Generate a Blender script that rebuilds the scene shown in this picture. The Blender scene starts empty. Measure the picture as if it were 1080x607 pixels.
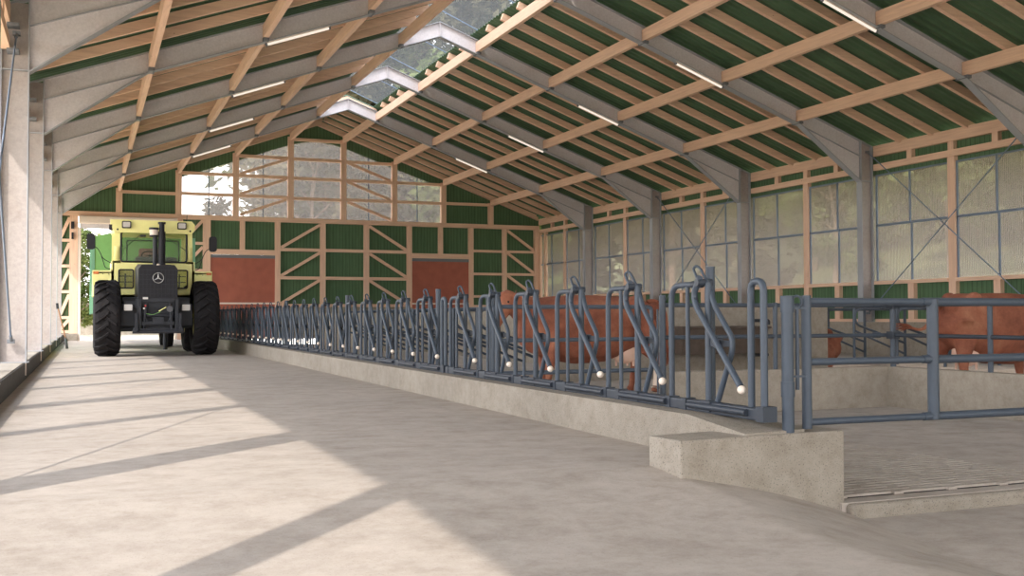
import bpy, bmesh, math, random
from mathutils import Vector, Matrix
random.seed(7)
SC = bpy.context.scene
COL = SC.collection
V = Vector

# ------------------------------------------------------------------ constants
D, BAY, S = 44.04, 5.5, 2.25
FY = [D - BAY * k for k in range(1, 10)]          # portal frame positions, far to near
TAN = 0.364
def under(x): return 8.68 - TAN * abs(x)           # underside of the rafters
def over(x): return 9.08 - TAN * abs(x)            # top of the rafters
PEN = -0.24                                        # level of the cow yard

# ------------------------------------------------------------------ materials
def lin(c):
    return tuple(((v / 255) / 12.92 if v / 255 <= 0.04045 else ((v / 255 + 0.055) / 1.055) ** 2.4) for v in c) + (1.0,)
def new_mat(name):
    m = bpy.data.materials.new(name); m.use_nodes = True
    nt = m.node_tree; nt.nodes.clear()
    out = nt.nodes.new('ShaderNodeOutputMaterial')
    return m, nt, out
def N(nt, kind, **kw):
    n = nt.nodes.new(kind)
    for k, v in kw.items():
        if k in n.inputs: n.inputs[k].default_value = v
        else: setattr(n, k, v)
    return n
def L(nt, a, b): nt.links.new(a, b)
def ramp(nt, src, stops):
    r = nt.nodes.new('ShaderNodeValToRGB'); e = r.color_ramp.elements
    while len(e) < len(stops): e.new(0.5)
    for i, (p, c) in enumerate(stops):
        e[i].position = p; e[i].color = c
    L(nt, src, r.inputs['Fac']); return r
def coords(nt, scale=(1, 1, 1), space='Object', rot=(0, 0, 0)):
    tc = nt.nodes.new('ShaderNodeTexCoord'); mp = nt.nodes.new('ShaderNodeMapping')
    mp.inputs['Scale'].default_value = scale; mp.inputs['Rotation'].default_value = rot
    if space == 'World':
        g = nt.nodes.new('ShaderNodeNewGeometry'); L(nt, g.outputs['Position'], mp.inputs['Vector'])
    else:
        L(nt, tc.outputs[space], mp.inputs['Vector'])
    return mp.outputs['Vector']
def solid(name, c, rough=0.6, metal=0.0, var=0.08, scale=6.0, bump=0.0, spec=0.3):
    m, nt, out = new_mat(name)
    b = N(nt, 'ShaderNodeBsdfPrincipled'); b.inputs['Roughness'].default_value = rough; b.inputs['Metallic'].default_value = metal
    b.inputs['Specular IOR Level'].default_value = spec
    v = coords(nt)
    n = N(nt, 'ShaderNodeTexNoise', Scale=scale, Detail=4.0); L(nt, v, n.inputs['Vector'])
    c0 = lin(c); lo = tuple(x * (1 - var) for x in c0[:3]) + (1,); hi = tuple(min(1, x * (1 + var)) for x in c0[:3]) + (1,)
    r = ramp(nt, n.outputs['Fac'], [(0.3, lo), (0.7, hi)]); L(nt, r.outputs['Color'], b.inputs['Base Color'])
    if bump:
        bp = N(nt, 'ShaderNodeBump', Strength=bump, Distance=0.01); L(nt, n.outputs['Fac'], bp.inputs['Height']); L(nt, bp.outputs['Normal'], b.inputs['Normal'])
    L(nt, b.outputs['BSDF'], out.inputs['Surface'])
    return m
def concrete(name, c, rough=0.85, speck=0.25, streak=False, big=0.35):
    m, nt, out = new_mat(name)
    b = N(nt, 'ShaderNodeBsdfPrincipled', Roughness=rough); b.inputs['Specular IOR Level'].default_value = 0.25
    v = coords(nt, space='World')
    n1 = N(nt, 'ShaderNodeTexNoise', Scale=0.7, Detail=6.0, Roughness=0.6); L(nt, v, n1.inputs['Vector'])
    v2 = coords(nt, space='World', scale=(1.0, 1.25, 1) if streak else (1, 1, 1))
    n2 = N(nt, 'ShaderNodeTexNoise', Scale=3.4 if streak else 7.0, Detail=12.0, Roughness=0.78); L(nt, v2, n2.inputs['Vector'])
    n3 = N(nt, 'ShaderNodeTexNoise', Scale=110.0, Detail=4.0); L(nt, v, n3.inputs['Vector'])
    c0 = lin(c)
    k = lambda f: tuple(min(1, x * f) for x in c0[:3]) + (1,)
    r1 = ramp(nt, n1.outputs['Fac'], [(0.3, k(1 - big * 0.35)), (0.7, k(1 + big * 0.35))])
    r2 = ramp(nt, n2.outputs['Fac'], [(0.32, (0.72, 0.70, 0.67, 1)), (0.47, (0.91, 0.90, 0.89, 1)), (0.56, (1, 1, 1, 1)), (0.70, (1.10, 1.10, 1.11, 1))])
    r3 = ramp(nt, n3.outputs['Fac'], [(0.30, (1 - speck * 1.4,) * 3 + (1,)), (0.42, (1, 1, 1, 1))])
    mx = N(nt, 'ShaderNodeMixRGB', blend_type='MULTIPLY'); mx.inputs['Fac'].default_value = 1.0
    L(nt, r1.outputs['Color'], mx.inputs['Color1']); L(nt, r2.outputs['Color'], mx.inputs['Color2'])
    my = N(nt, 'ShaderNodeMixRGB', blend_type='MULTIPLY'); my.inputs['Fac'].default_value = 1.0
    L(nt, mx.outputs['Color'], my.inputs['Color1']); L(nt, r3.outputs['Color'], my.inputs['Color2'])
    L(nt, my.outputs['Color'], b.inputs['Base Color'])
    bp = N(nt, 'ShaderNodeBump', Strength=0.25, Distance=0.01); L(nt, n2.outputs['Fac'], bp.inputs['Height']); L(nt, bp.outputs['Normal'], b.inputs['Normal'])
    L(nt, b.outputs['BSDF'], out.inputs['Surface'])
    return m
def timber(name, c, axis):
    m, nt, out = new_mat(name)
    b = N(nt, 'ShaderNodeBsdfPrincipled', Roughness=0.75); b.inputs['Specular IOR Level'].default_value = 0.2
    sc = [9, 9, 9]; sc[axis] = 0.5
    v = coords(nt, scale=tuple(sc), space='World')
    n = N(nt, 'ShaderNodeTexNoise', Scale=2.2, Detail=6.0, Roughness=0.65, Distortion=0.6); L(nt, v, n.inputs['Vector'])
    v2 = coords(nt, space='World')
    n2 = N(nt, 'ShaderNodeTexVoronoi', Scale=3.4); L(nt, v2, n2.inputs['Vector'])
    c0 = lin(c); k = lambda f, g=1.0: (min(1, c0[0] * f), min(1, c0[1] * f * g), min(1, c0[2] * f * g), 1)
    r = ramp(nt, n.outputs['Fac'], [(0.3, k(0.86, 0.95)), (0.55, k(1.0)), (0.75, k(1.1))])
    r2 = ramp(nt, n2.outputs['Distance'], [(0.03, (0.45, 0.38, 0.32, 1)), (0.055, (1, 1, 1, 1))])
    mx = N(nt, 'ShaderNodeMixRGB', blend_type='MULTIPLY'); mx.inputs['Fac'].default_value = 0.8
    L(nt, r.outputs['Color'], mx.inputs['Color1']); L(nt, r2.outputs['Color'], mx.inputs['Color2'])
    L(nt, mx.outputs['Color'], b.inputs['Base Color'])
    L(nt, b.outputs['BSDF'], out.inputs['Surface'])
    return m
def steel(name, c, rough=0.55, metal=0.0, sc=26.0, var=0.14):
    m, nt, out = new_mat(name)
    b = N(nt, 'ShaderNodeBsdfPrincipled', Roughness=rough, Metallic=metal); b.inputs['Specular IOR Level'].default_value = 0.35
    v = coords(nt, space='World')
    n = N(nt, 'ShaderNodeTexNoise', Scale=sc, Detail=5.0, Roughness=0.75); L(nt, v, n.inputs['Vector'])
    n2 = N(nt, 'ShaderNodeTexNoise', Scale=1.6, Detail=5.0, Roughness=0.6); L(nt, v, n2.inputs['Vector'])
    c0 = lin(c); k = lambda f: tuple(min(1, x * f) for x in c0[:3]) + (1,)
    r = ramp(nt, n.outputs['Fac'], [(0.3, k(1 - var)), (0.5, k(1.0)), (0.72, k(1 + var))])
    r2 = ramp(nt, n2.outputs['Fac'], [(0.30, (0.90, 0.85, 0.82, 1)), (0.5, (1, 1, 1, 1))])
    mx = N(nt, 'ShaderNodeMixRGB', blend_type='MULTIPLY'); mx.inputs['Fac'].default_value = 0.7
    L(nt, r.outputs['Color'], mx.inputs['Color1']); L(nt, r2.outputs['Color'], mx.inputs['Color2'])
    L(nt, mx.outputs['Color'], b.inputs['Base Color'])
    L(nt, b.outputs['BSDF'], out.inputs['Surface'])
    return m
def boards(name, c, axis='X', pitch=0.14, var=0.3, streak=1.2):
    """painted boards: narrow vertical streaks running along z"""
    m, nt, out = new_mat(name)
    b = N(nt, 'ShaderNodeBsdfPrincipled', Roughness=0.8); b.inputs['Specular IOR Level'].default_value = 0.15
    v = coords(nt, scale=(1, 1, 0.035), space='World')
    n = N(nt, 'ShaderNodeTexNoise', Scale=24.0, Detail=5.0, Roughness=0.7); L(nt, v, n.inputs['Vector'])
    v2 = coords(nt, scale=(1, 1, 1), space='World')
    n2 = N(nt, 'ShaderNodeTexNoise', Scale=1.3, Detail=4.0); L(nt, v2, n2.inputs['Vector'])
    c0 = lin(c); k = lambda f: tuple(min(1, x * f) for x in c0[:3]) + (1,)
    r = ramp(nt, n.outputs['Fac'], [(0.3, k(1 - var)), (0.5, k(1.0)), (0.68, k(1.15)), (0.8, tuple(min(1, x) for x in (c0[0] * 1.9 + .02, c0[1] * 1.5 + .02, c0[2] * 1.5 + .01)) + (1,))])
    w = N(nt, 'ShaderNodeTexWave', wave_type='BANDS', bands_direction=axis, Scale=0.314 / pitch); L(nt, v2, w.inputs['Vector'])
    r3 = ramp(nt, w.outputs['Fac'], [(0.02, (0.45, 0.45, 0.45, 1)), (0.12, (1, 1, 1, 1))])
    mx = N(nt, 'ShaderNodeMixRGB', blend_type='MULTIPLY'); mx.inputs['Fac'].default_value = 0.6
    L(nt, r.outputs['Color'], mx.inputs['Color1']); L(nt, r3.outputs['Color'], mx.inputs['Color2'])
    L(nt, mx.outputs['Color'], b.inputs['Base Color'])
    L(nt, b.outputs['BSDF'], out.inputs['Surface'])
    return m
def haze_pane(name, c, clear=0.5, axis='Y', rib=0.05):
    """milky ribbed polycarbonate"""
    m, nt, out = new_mat(name)
    tr = N(nt, 'ShaderNodeBsdfTransparent'); tr.inputs['Color'].default_value = (0.95, 0.95, 0.95, 1)
    di = N(nt, 'ShaderNodeBsdfDiffuse'); tl = N(nt, 'ShaderNodeBsdfTranslucent')
    c0 = lin(c); di.inputs['Color'].default_value = c0; tl.inputs['Color'].default_value = c0
    m1 = N(nt, 'ShaderNodeMixShader'); m1.inputs['Fac'].default_value = 0.5
    L(nt, di.outputs[0], m1.inputs[1]); L(nt, tl.outputs[0], m1.inputs[2])
    v = coords(nt, space='World')
    w = N(nt, 'ShaderNodeTexWave', wave_type='BANDS', bands_direction=axis, Scale=0.314 / rib); L(nt, v, w.inputs['Vector'])
    mr = N(nt, 'ShaderNodeMapRange'); mr.inputs['To Min'].default_value = 1 - clear - 0.05; mr.inputs['To Max'].default_value = 1 - clear + 0.05
    L(nt, w.outputs['Fac'], mr.inputs['Value'])
    m2 = N(nt, 'ShaderNodeMixShader'); L(nt, mr.outputs['Result'], m2.inputs['Fac'])
    L(nt, tr.outputs[0], m2.inputs[1]); L(nt, m1.outputs[0], m2.inputs[2])
    L(nt, m2.outputs[0], out.inputs['Surface'])
    return m
def glass(name, c=(200, 215, 200), clear=0.78):
    m, nt, out = new_mat(name)
    tr = N(nt, 'ShaderNodeBsdfTransparent'); tr.inputs['Color'].default_value = lin(c)
    gl = N(nt, 'ShaderNodeBsdfPrincipled', Roughness=0.12); gl.inputs['Base Color'].default_value = lin((170, 178, 165))
    m2 = N(nt, 'ShaderNodeMixShader'); m2.inputs['Fac'].default_value = 1 - clear
    L(nt, tr.outputs[0], m2.inputs[1]); L(nt, gl.outputs[0], m2.inputs[2]); L(nt, m2.outputs[0], out.inputs['Surface'])
    return m
def leafy(name, c1, c2):
    m, nt, out = new_mat(name)
    di = N(nt, 'ShaderNodeBsdfDiffuse'); tl = N(nt, 'ShaderNodeBsdfTranslucent')
    v = coords(nt, space='World')
    n = N(nt, 'ShaderNodeTexNoise', Scale=0.45, Detail=5.0, Roughness=0.65); L(nt, v, n.inputs['Vector'])
    r = ramp(nt, n.outputs['Fac'], [(0.38, lin(c1)), (0.62, lin(c2))])
    L(nt, r.outputs['Color'], di.inputs['Color']); L(nt, r.outputs['Color'], tl.inputs['Color'])
    m2 = N(nt, 'ShaderNodeMixShader'); m2.inputs['Fac'].default_value = 0.35
    L(nt, di.outputs[0], m2.inputs[1]); L(nt, tl.outputs[0], m2.inputs[2]); L(nt, m2.outputs[0], out.inputs['Surface'])
    return m
def emitter(name, c, strength):
    m, nt, out = new_mat(name)
    e = N(nt, 'ShaderNodeEmission', Strength=strength); e.inputs['Color'].default_value = lin(c)
    L(nt, e.outputs[0], out.inputs['Surface']); return m

M = {
 'floor': concrete('alley_concrete', (178, 167, 157), speck=0.12, streak=True, big=0.25),
 'penfloor': concrete('yard_concrete', (178, 167, 157), speck=0.12, streak=True, big=0.25),
 'kerb': concrete('kerb_concrete', (156, 147, 135), speck=0.5, big=0.4),
 'wallconc': concrete('wall_concrete', (164, 155, 143), speck=0.18, big=0.35),
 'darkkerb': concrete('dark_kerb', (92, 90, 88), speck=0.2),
 'timx': timber('timber_x', (240, 204, 178), 0),
 'timy': timber('timber_y', (240, 204, 178), 1),
 'timz': timber('timber_z', (240, 204, 178), 2),
 'galv': steel('galvanised_steel', (214, 209, 213), var=0.12, sc=22),
 'galvcol': steel('shaded_column_steel', (172, 163, 159), var=0.14, sc=18),  # rafter steel darkened: colour takes down the strong light on the columns
 'flange': steel('galvanised_flange_shaded', (166, 169, 175), var=0.06, sc=22),  # darker copy of the galvanised steel, flange shade put into the colour
 'galvdark': steel('galvanised_edge', (120, 124, 130), var=0.08),
 'fence': steel('fence_steel', (69, 78, 90), rough=0.42, sc=20, var=0.07),
 'fencedark': steel('fence_beam_steel', (54, 60, 70), rough=0.45, var=0.07),
 'greenX': boards('green_boards_back', (92, 120, 90), 'X'),
 'greenY': boards('green_boards_side', (92, 120, 90), 'Y'),
 'roof': solid('green_roof_sheet', (84, 112, 86), rough=0.6, var=0.12, scale=2.0),
 'red': solid('red_door_paint', (176, 104, 86), rough=0.6, var=0.1, scale=2.5),
 'bar': solid('blue_grey_bar', (120, 134, 154), rough=0.5),
 'pane': haze_pane('milky_pane_side', (208, 194, 189), clear=0.62, axis='Y'),
 'panex': haze_pane('milky_pane_gable', (196, 190, 186), clear=0.68, axis='X'),
 'roofpane': haze_pane('ridge_pane', (130, 130, 128), clear=0.70, axis='Y', rib=0.1),
 'white': solid('white_plastic', (235, 220, 208), rough=0.5, var=0.03),
 'ball': solid('white_rubber', (240, 225, 210), rough=0.5, var=0.03),
 'tube': emitter('lamp_tube', (255, 240, 222), 0.80),
 'yellow': solid('tractor_yellow', (252, 246, 166), rough=0.4, var=0.04, spec=0.4),
 'black': solid('black_plastic', (40, 40, 46), rough=0.5, var=0.1),
 'tyre': solid('tyre_rubber', (34, 32, 34), rough=0.9, var=0.15, scale=12),
 'darkmetal': solid('dark_chassis', (52, 54, 60), rough=0.5, var=0.12),
 'chrome': solid('lamp_lens', (210, 205, 200), rough=0.2, var=0.02, spec=0.6),
 'orange': solid('indicator_lens', (225, 130, 70), rough=0.3),
 'redcap': solid('red_coupling', (190, 70, 70), rough=0.4),
 'seat': solid('seat_cloth', (150, 112, 108), rough=0.8),
 'grey': solid('grey_plastic', (100, 100, 104), rough=0.6),
 'silver': solid('silver_emblem', (190, 190, 190), rough=0.3, metal=0.3, var=0.02),
 'glass': glass('cab_glass', (236, 240, 234), .92),
 'green': solid('trailer_green', (138, 192, 116), rough=0.45, var=0.06),
 'greenpale': solid('trailer_side_green', (124, 172, 142), rough=0.45, var=0.06),
 'troughm': solid('trough_plastic', (96, 84, 76), rough=0.6, var=0.15, scale=9),
 'brownw': solid('shaft_wood', (150, 112, 84), rough=0.7),
 'horn': solid('horn', (120, 92, 76), rough=0.5),
 'hoof': solid('hoof', (150, 112, 98), rough=0.6),
 'eye': solid('eye', (20, 14, 12), rough=0.15, spec=0.6),
 'udder': solid('udder_skin', (226, 190, 170), rough=0.6, var=0.06),
 'tuft': solid('tail_hair', (136, 80, 60), rough=0.9, var=0.25, scale=30),
 'bark': solid('bark', (150, 126, 108), rough=0.9, var=0.25, scale=4, bump=0.4),
 'leaf1': leafy('leaf_mid', (44, 54, 34), (138, 144, 92)),
 'leaf2': leafy('leaf_light', (70, 86, 46), (150, 158, 98)),
 'leaf3': leafy('leaf_olive', (50, 50, 40), (134, 126, 98)),
 'dark': solid('slot_dark', (44, 41, 39), rough=0.9),
 'slat': concrete('slat_concrete', (204, 194, 182), speck=0.1, big=0.2),
}
def terrain_mat(name, c1, c2, sc=0.15):
    m, nt, out = new_mat(name)
    b = N(nt, 'ShaderNodeBsdfPrincipled', Roughness=0.95); b.inputs['Specular IOR Level'].default_value = 0.1
    v = coords(nt, space='World')
    n = N(nt, 'ShaderNodeTexNoise', Scale=sc, Detail=8.0, Roughness=0.65); L(nt, v, n.inputs['Vector'])
    r = ramp(nt, n.outputs['Fac'], [(0.35, lin(c1)), (0.65, lin(c2))]); L(nt, r.outputs['Color'], b.inputs['Base Color'])
    L(nt, b.outputs['BSDF'], out.inputs['Surface']); return m
M['sand'] = terrain_mat('sandy_ground', (196, 178, 150), (214, 200, 172), 0.4)
M['meadow'] = terrain_mat('meadow_grass', (120, 122, 82), (146, 144, 104), 0.12)
def cow_mat():
    m, nt, out = new_mat('cow_hide')
    b = N(nt, 'ShaderNodeBsdfPrincipled', Roughness=0.75); b.inputs['Specular IOR Level'].default_value = 0.2
    v = coords(nt)
    n = N(nt, 'ShaderNodeTexNoise', Scale=2.6, Detail=5.0, Roughness=0.6); L(nt, v, n.inputs['Vector'])
    n2 = N(nt, 'ShaderNodeTexNoise', Scale=40.0, Detail=3.0); L(nt, v, n2.inputs['Vector'])
    r = ramp(nt, n.outputs['Fac'], [(0.3, lin((112, 66, 52))), (0.52, lin((146, 90, 70))), (0.72, lin((172, 118, 92)))])
    r2 = ramp(nt, n2.outputs['Fac'], [(0.3, (0.86, 0.86, 0.86, 1)), (0.6, (1, 1, 1, 1))])
    mx = N(nt, 'ShaderNodeMixRGB', blend_type='MULTIPLY'); mx.inputs['Fac'].default_value = 1
    L(nt, r.outputs['Color'], mx.inputs['Color1']); L(nt, r2.outputs['Color'], mx.inputs['Color2'])
    L(nt, mx.outputs['Color'], b.inputs['Base Color'])
    L(nt, b.outputs['BSDF'], out.inputs['Surface']); return m
M['cow'] = cow_mat()
M['cowwhite'] = solid('white_hide', (232, 214, 196), rough=0.8, var=0.06)

# ------------------------------------------------------------------ mesh builder
def frame_of(d, up=V((0, 0, 1))):
    d = d.normalized()
    if abs(d.dot(up)) > 0.98: up = V((0, 1, 0)) if abs(d.y) < 0.9 else V((1, 0, 0))
    s = d.cross(up).normalized(); u = s.cross(d).normalized()
    return d, s, u
class B:
    def __init__(self): self.v = []; self.f = []; self.smooth = []
    def add(self, vs, fs, smooth=False):
        o = len(self.v); self.v += [V(p) for p in vs]; self.f += [tuple(i + o for i in f) for f in fs]; self.smooth += [smooth] * len(fs)
        return self
    def box(self, a, b):
        (x0, y0, z0), (x1, y1, z1) = a, b
        vs = [(x0, y0, z0), (x1, y0, z0), (x1, y1, z0), (x0, y1, z0), (x0, y0, z1), (x1, y0, z1), (x1, y1, z1), (x0, y1, z1)]
        return self.add(vs, [(0, 3, 2, 1), (4, 5, 6, 7), (0, 1, 5, 4), (1, 2, 6, 5), (2, 3, 7, 6), (3, 0, 4, 7)])
    def beam(self, p, q, w, h, up=V((0, 0, 1))):
        p, q = V(p), V(q); d, s, u = frame_of(q - p, V(up)); vs = []
        for c in (p, q):
            for a, b in ((-1, -1), (1, -1), (1, 1), (-1, 1)): vs.append(c + s * (a * w / 2) + u * (b * h / 2))
        return self.add(vs, [(0, 1, 2, 3), (7, 6, 5, 4), (0, 4, 5, 1), (1, 5, 6, 2), (2, 6, 7, 3), (3, 7, 4, 0)])
    def rbox(self, a, b, r=0.02, seg=3, axis=1):
        """box with rounded edges, rounded in the plane across the given axis"""
        ax = [i for i in range(3) if i != axis]; lo, hi = a, b; ring = []
        cs = [(hi[ax[0]] - r, hi[ax[1]] - r, 0), (lo[ax[0]] + r, hi[ax[1]] - r, 90), (lo[ax[0]] + r, lo[ax[1]] + r, 180), (hi[ax[0]] - r, lo[ax[1]] + r, 270)]
        for cx, cz, a0 in cs:
            for k in range(seg + 1):
                t = math.radians(a0 + 90 * k / seg); ring.append((cx + r * math.cos(t), cz + r * math.sin(t)))
        n = len(ring); vs = []
        for e in (lo[axis], hi[axis]):
            for p in ring:
                q = [0, 0, 0]; q[axis] = e; q[ax[0]] = p[0]; q[ax[1]] = p[1]; vs.append(q)
        fs = [tuple(range(n)), tuple(range(2 * n - 1, n - 1, -1))] + [(i, i + n, (i + 1) % n + n, (i + 1) % n) for i in range(n)]
        return self.add(vs, fs)
    def tube(self, pts, r, seg=10, bend=0.0, caps=True, k=4, taper=None):
        P = [V(p) for p in pts]
        if bend > 0 and len(P) > 2:
            Q = [P[0]]
            for i in range(1, len(P) - 1):
                a, c, b = P[i - 1], P[i], P[i + 1]; l = min(bend, (a - c).length * 0.49, (b - c).length * 0.49)
                s, e = c + (a - c).normalized() * l, c + (b - c).normalized() * l
                for j in range(k + 1):
                    t = j / k; Q.append(s * (1 - t) ** 2 + c * 2 * t * (1 - t) + e * t * t)
            Q.append(P[-1]); P = Q
        n = len(P); vs = []; u = None
        for i in range(n):
            d = (P[min(i + 1, n - 1)] - P[max(i - 1, 0)]).normalized()
            if u is None: _, s, u = frame_of(d)
            else:
                u = (u - d * u.dot(d)).normalized(); s = d.cross(u)
            rr = r if taper is None else (r * (1 - i / (n - 1)) + taper * i / (n - 1))
            for j in range(seg):
                t = 2 * math.pi * j / seg; vs.append(P[i] + (s * math.cos(t) + u * math.sin(t)) * rr)
        fs = []
        for i in range(n - 1):
            for j in range(seg): fs.append((i * seg + j, i * seg + (j + 1) % seg, (i + 1) * seg + (j + 1) % seg, (i + 1) * seg + j))
        self.add(vs, fs, True)
        if caps:
            self.add([vs[j] for j in range(seg)], [tuple(range(seg - 1, -1, -1))]); self.add(vs[-seg:], [tuple(range(seg))])
        return self
    def ball(self, c, r, seg=12, rings=8, sq=(1, 1, 1)):
        c = V(c); vs = [c + V((0, 0, -r * sq[2]))]
        for i in range(1, rings):
            t = -math.pi / 2 + math.pi * i / rings
            for j in range(seg):
                a = 2 * math.pi * j / seg; vs.append(c + V((r * sq[0] * math.cos(t) * math.cos(a), r * sq[1] * math.cos(t) * math.sin(a), r * sq[2] * math.sin(t))))
        vs.append(c + V((0, 0, r * sq[2]))); fs = []
        for j in range(seg): fs.append((0, 1 + (j + 1) % seg, 1 + j))
        for i in range(rings - 2):
            for j in range(seg):
                a = 1 + i * seg; fs.append((a + j, a + (j + 1) % seg, a + seg + (j + 1) % seg, a + seg + j))
        a = 1 + (rings - 2) * seg
        for j in range(seg): fs.append((a + j, a + (j + 1) % seg, len(vs) - 1))
        return self.add(vs, fs, True)
    def lathe(self, prof, c, axis, seg=32):
        """prof: (radius, along) pairs, closed ring of profile points swept about axis through c"""
        c = V(c); ax = {'X': (V((1, 0, 0)), V((0, 1, 0)), V((0, 0, 1))), 'Y': (V((0, 1, 0)), V((0, 0, 1)), V((1, 0, 0))), 'Z': (V((0, 0, 1)), V((1, 0, 0)), V((0, 1, 0)))}[axis]
        n = len(prof); vs = []
        for j in range(seg):
            a = 2 * math.pi * j / seg; rd = ax[1] * math.cos(a) + ax[2] * math.sin(a)
            for r, h in prof: vs.append(c + rd * r + ax[0] * h)
        fs = []
        for j in range(seg):
            for i in range(n):
                a, b = j * n, ((j + 1) % seg) * n; fs.append((a + i, a + (i + 1) % n, b + (i + 1) % n, b + i))
        return self.add(vs, fs, True)
    def prism(self, poly, axis, a, b):
        """poly in the two other axes (order x,y,z without axis), extruded from a to b"""
        def mk(p, e):
            q = list(p); q.insert(axis, e); return q
        n = len(poly); vs = [mk(p, a) for p in poly] + [mk(p, b) for p in poly]
        return self.add(vs, [tuple(range(n)), tuple(range(2 * n - 1, n - 1, -1))] + [(i, i + n, (i + 1) % n + n, (i + 1) % n) for i in range(n)])
    def loft(self, rings, caps=True):
        n = len(rings[0]); vs = [p for r in rings for p in r]; fs = []
        for i in range(len(rings) - 1):
            for j in range(n): fs.append((i * n + j, i * n + (j + 1) % n, (i + 1) * n + (j + 1) % n, (i + 1) * n + j))
        if caps: fs += [tuple(range(n - 1, -1, -1)), tuple(range((len(rings) - 1) * n, len(rings) * n))]
        return self.add(vs, fs, True)
    def build(self, name, mat, parent=None, origin=None, fix=True):
        if origin is None:
            if parent is not None: origin = V(parent['_o'])
            else:
                xs = [p.x for p in self.v]; ys = [p.y for p in self.v]; zs = [p.z for p in self.v]
                origin = V(((min(xs) + max(xs)) / 2, (min(ys) + max(ys)) / 2, min(zs)))
        origin = V(origin)
        me = bpy.data.meshes.new(name); me.from_pydata([p - origin for p in self.v], [], self.f); me.update()
        me.polygons.foreach_set('use_smooth', self.smooth)
        if fix:
            bm = bmesh.new(); bm.from_mesh(me); bmesh.ops.recalc_face_normals(bm, faces=bm.faces); bm.to_mesh(me); bm.free()
        me.materials.append(M[mat] if isinstance(mat, str) else mat)
        o = bpy.data.objects.new(name, me); COL.objects.link(o)
        if parent is not None: o.parent = parent
        else: o.location = origin
        o['_o'] = list(origin)
        return o
def tag(o, label=None, cat=None, group=None, kind=None):
    if label: o['label'] = label
    if cat: o['category'] = cat
    if group: o['group'] = group
    if kind: o['kind'] = kind
    return o
def empty(name, loc):
    o = bpy.data.objects.new(name, None); o.empty_display_size = 0.2; COL.objects.link(o); o.location = loc; o['_o'] = list(loc); return o
def struct(name, loc=(0, 0, 0), label=None):
    o = empty(name, loc); o['kind'] = 'structure'
    if label: o['label'] = label
    return o
CH = {}
def kids(o):
    return [c for c in bpy.data.objects if c.parent == o]
def copy_tree(o, parent=None, loc=None):
    if o.name not in CH: CH[o.name] = kids(o)
    c = o.copy(); COL.objects.link(c); c.parent = parent
    if loc is not None: c.location = loc
    for ch in CH[o.name]: copy_tree(ch, c)
    return c
ORD = ['first', 'second', 'third', 'fourth', 'fifth', 'sixth', 'seventh', 'eighth', 'ninth', 'tenth', 'eleventh', 'twelfth', 'thirteenth', 'fourteenth', 'fifteenth', 'sixteenth',
       'seventeenth', 'eighteenth', 'nineteenth', 'twentieth']

# ------------------------------------------------------------------ portal frames
def make_frame(Y):
    root = empty('steel_portal_frame', (0, Y, 0))
    t, fw, ft = 0.012, 0.20, 0.018
    for s in (-1, 1):
        zb = .72 if s > 0 else .245
        c = B()
        c.box((min(s * 9.848, s * 10.19), Y - t / 2, zb), (max(s * 9.848, s * 10.19), Y + t / 2, 5.42))
        co_ = c.build('column', 'galvcol', root)
        c = B(); c.box((min(s * 9.83, s * 9.848), Y - fw / 2, zb), (max(s * 9.83, s * 9.848), Y + fw / 2, 5.48)); c.build('inner_flange', 'flange', co_)
        c = B(); c.box((min(s * 10.19, s * 10.208), Y - fw / 2, zb), (max(s * 10.19, s * 10.208), Y + fw / 2, 5.36)); c.build('outer_flange', 'flange', co_)
        c = B(); c.box((min(s * 9.845, s * 10.2), Y - fw / 2 + .01, 4.43), (max(s * 9.845, s * 10.2), Y + fw / 2 - .01, 4.444)); c.build('stiffener', 'flange', co_)
        c = B(); c.box((min(s * 9.80, s * 10.25), Y - .12, zb), (max(s * 9.80, s * 10.25), Y + .12, zb + 0.012)); c.build('base_plate', 'flange', co_)
        r = B()
        r.prism([(0, under(0)), (s * 9.84, under(9.84)), (s * 9.84, over(9.84) - .01), (0, over(0) - .01)], 1, Y - t / 2, Y + t / 2)
        ra = r.build('rafter', 'galv', root)
        r = B(); r.prism([(0, under(0)), (s * 7.95, under(7.95)), (s * 7.95, under(7.95) - ft), (0, under(0) - ft)], 1, Y - fw / 2, Y + fw / 2); r.build('lower_flange', 'flange', ra)
        r = B(); r.prism([(0, over(0)), (s * 10.2, over(10.2)), (s * 10.2, over(10.2) - ft), (0, over(0) - ft)], 1, Y - fw / 2, Y + fw / 2); r.build('upper_flange', 'flange', ra)
        h = B()
        h.prism([(s * 7.95, under(7.95)), (s * 9.83, 4.434), (s * 9.83, under(9.83))], 1, Y - t / 2, Y + t / 2)
        ha = h.build('haunch', 'galv', root)
        h = B(); h.prism([(s * 7.95, under(7.95)), (s * 9.83, 4.434), (s * 9.83, 4.434 - .025), (s * 7.94, under(7.95) - ft)], 1, Y - fw / 2, Y + fw / 2); h.build('lower_flange', 'flange', ha)
        h = B(); h.prism([(s * 8.0, under(8.0)), (s * 9.83, under(9.83)), (s * 9.83, under(9.83) - .014), (s * 8.0, under(8.0) - .014)], 1, Y - .06, Y + .06); h.build('middle_flange', 'flange', ha)
        for k in range(4):
            x = s * (k + 0.5) * S
            for e in (-1, 1):
                cl = B(); y0, y1 = sorted((Y + e * .012, Y + e * .16))
                cl.box((x - .06, y0, under(x) - .01 - ft * 0), (x + .06, y1, under(x) + .055))
                cl.build('purlin_cleat', 'galvdark', root)
    st = B(); st.box((-.007, Y - fw / 2 + .01, under(0)), (.007, Y + fw / 2 - .01, over(0) - .02)); st.build('ridge_plate', 'galv', root)
    return root
proto = make_frame(FY[0])
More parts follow.
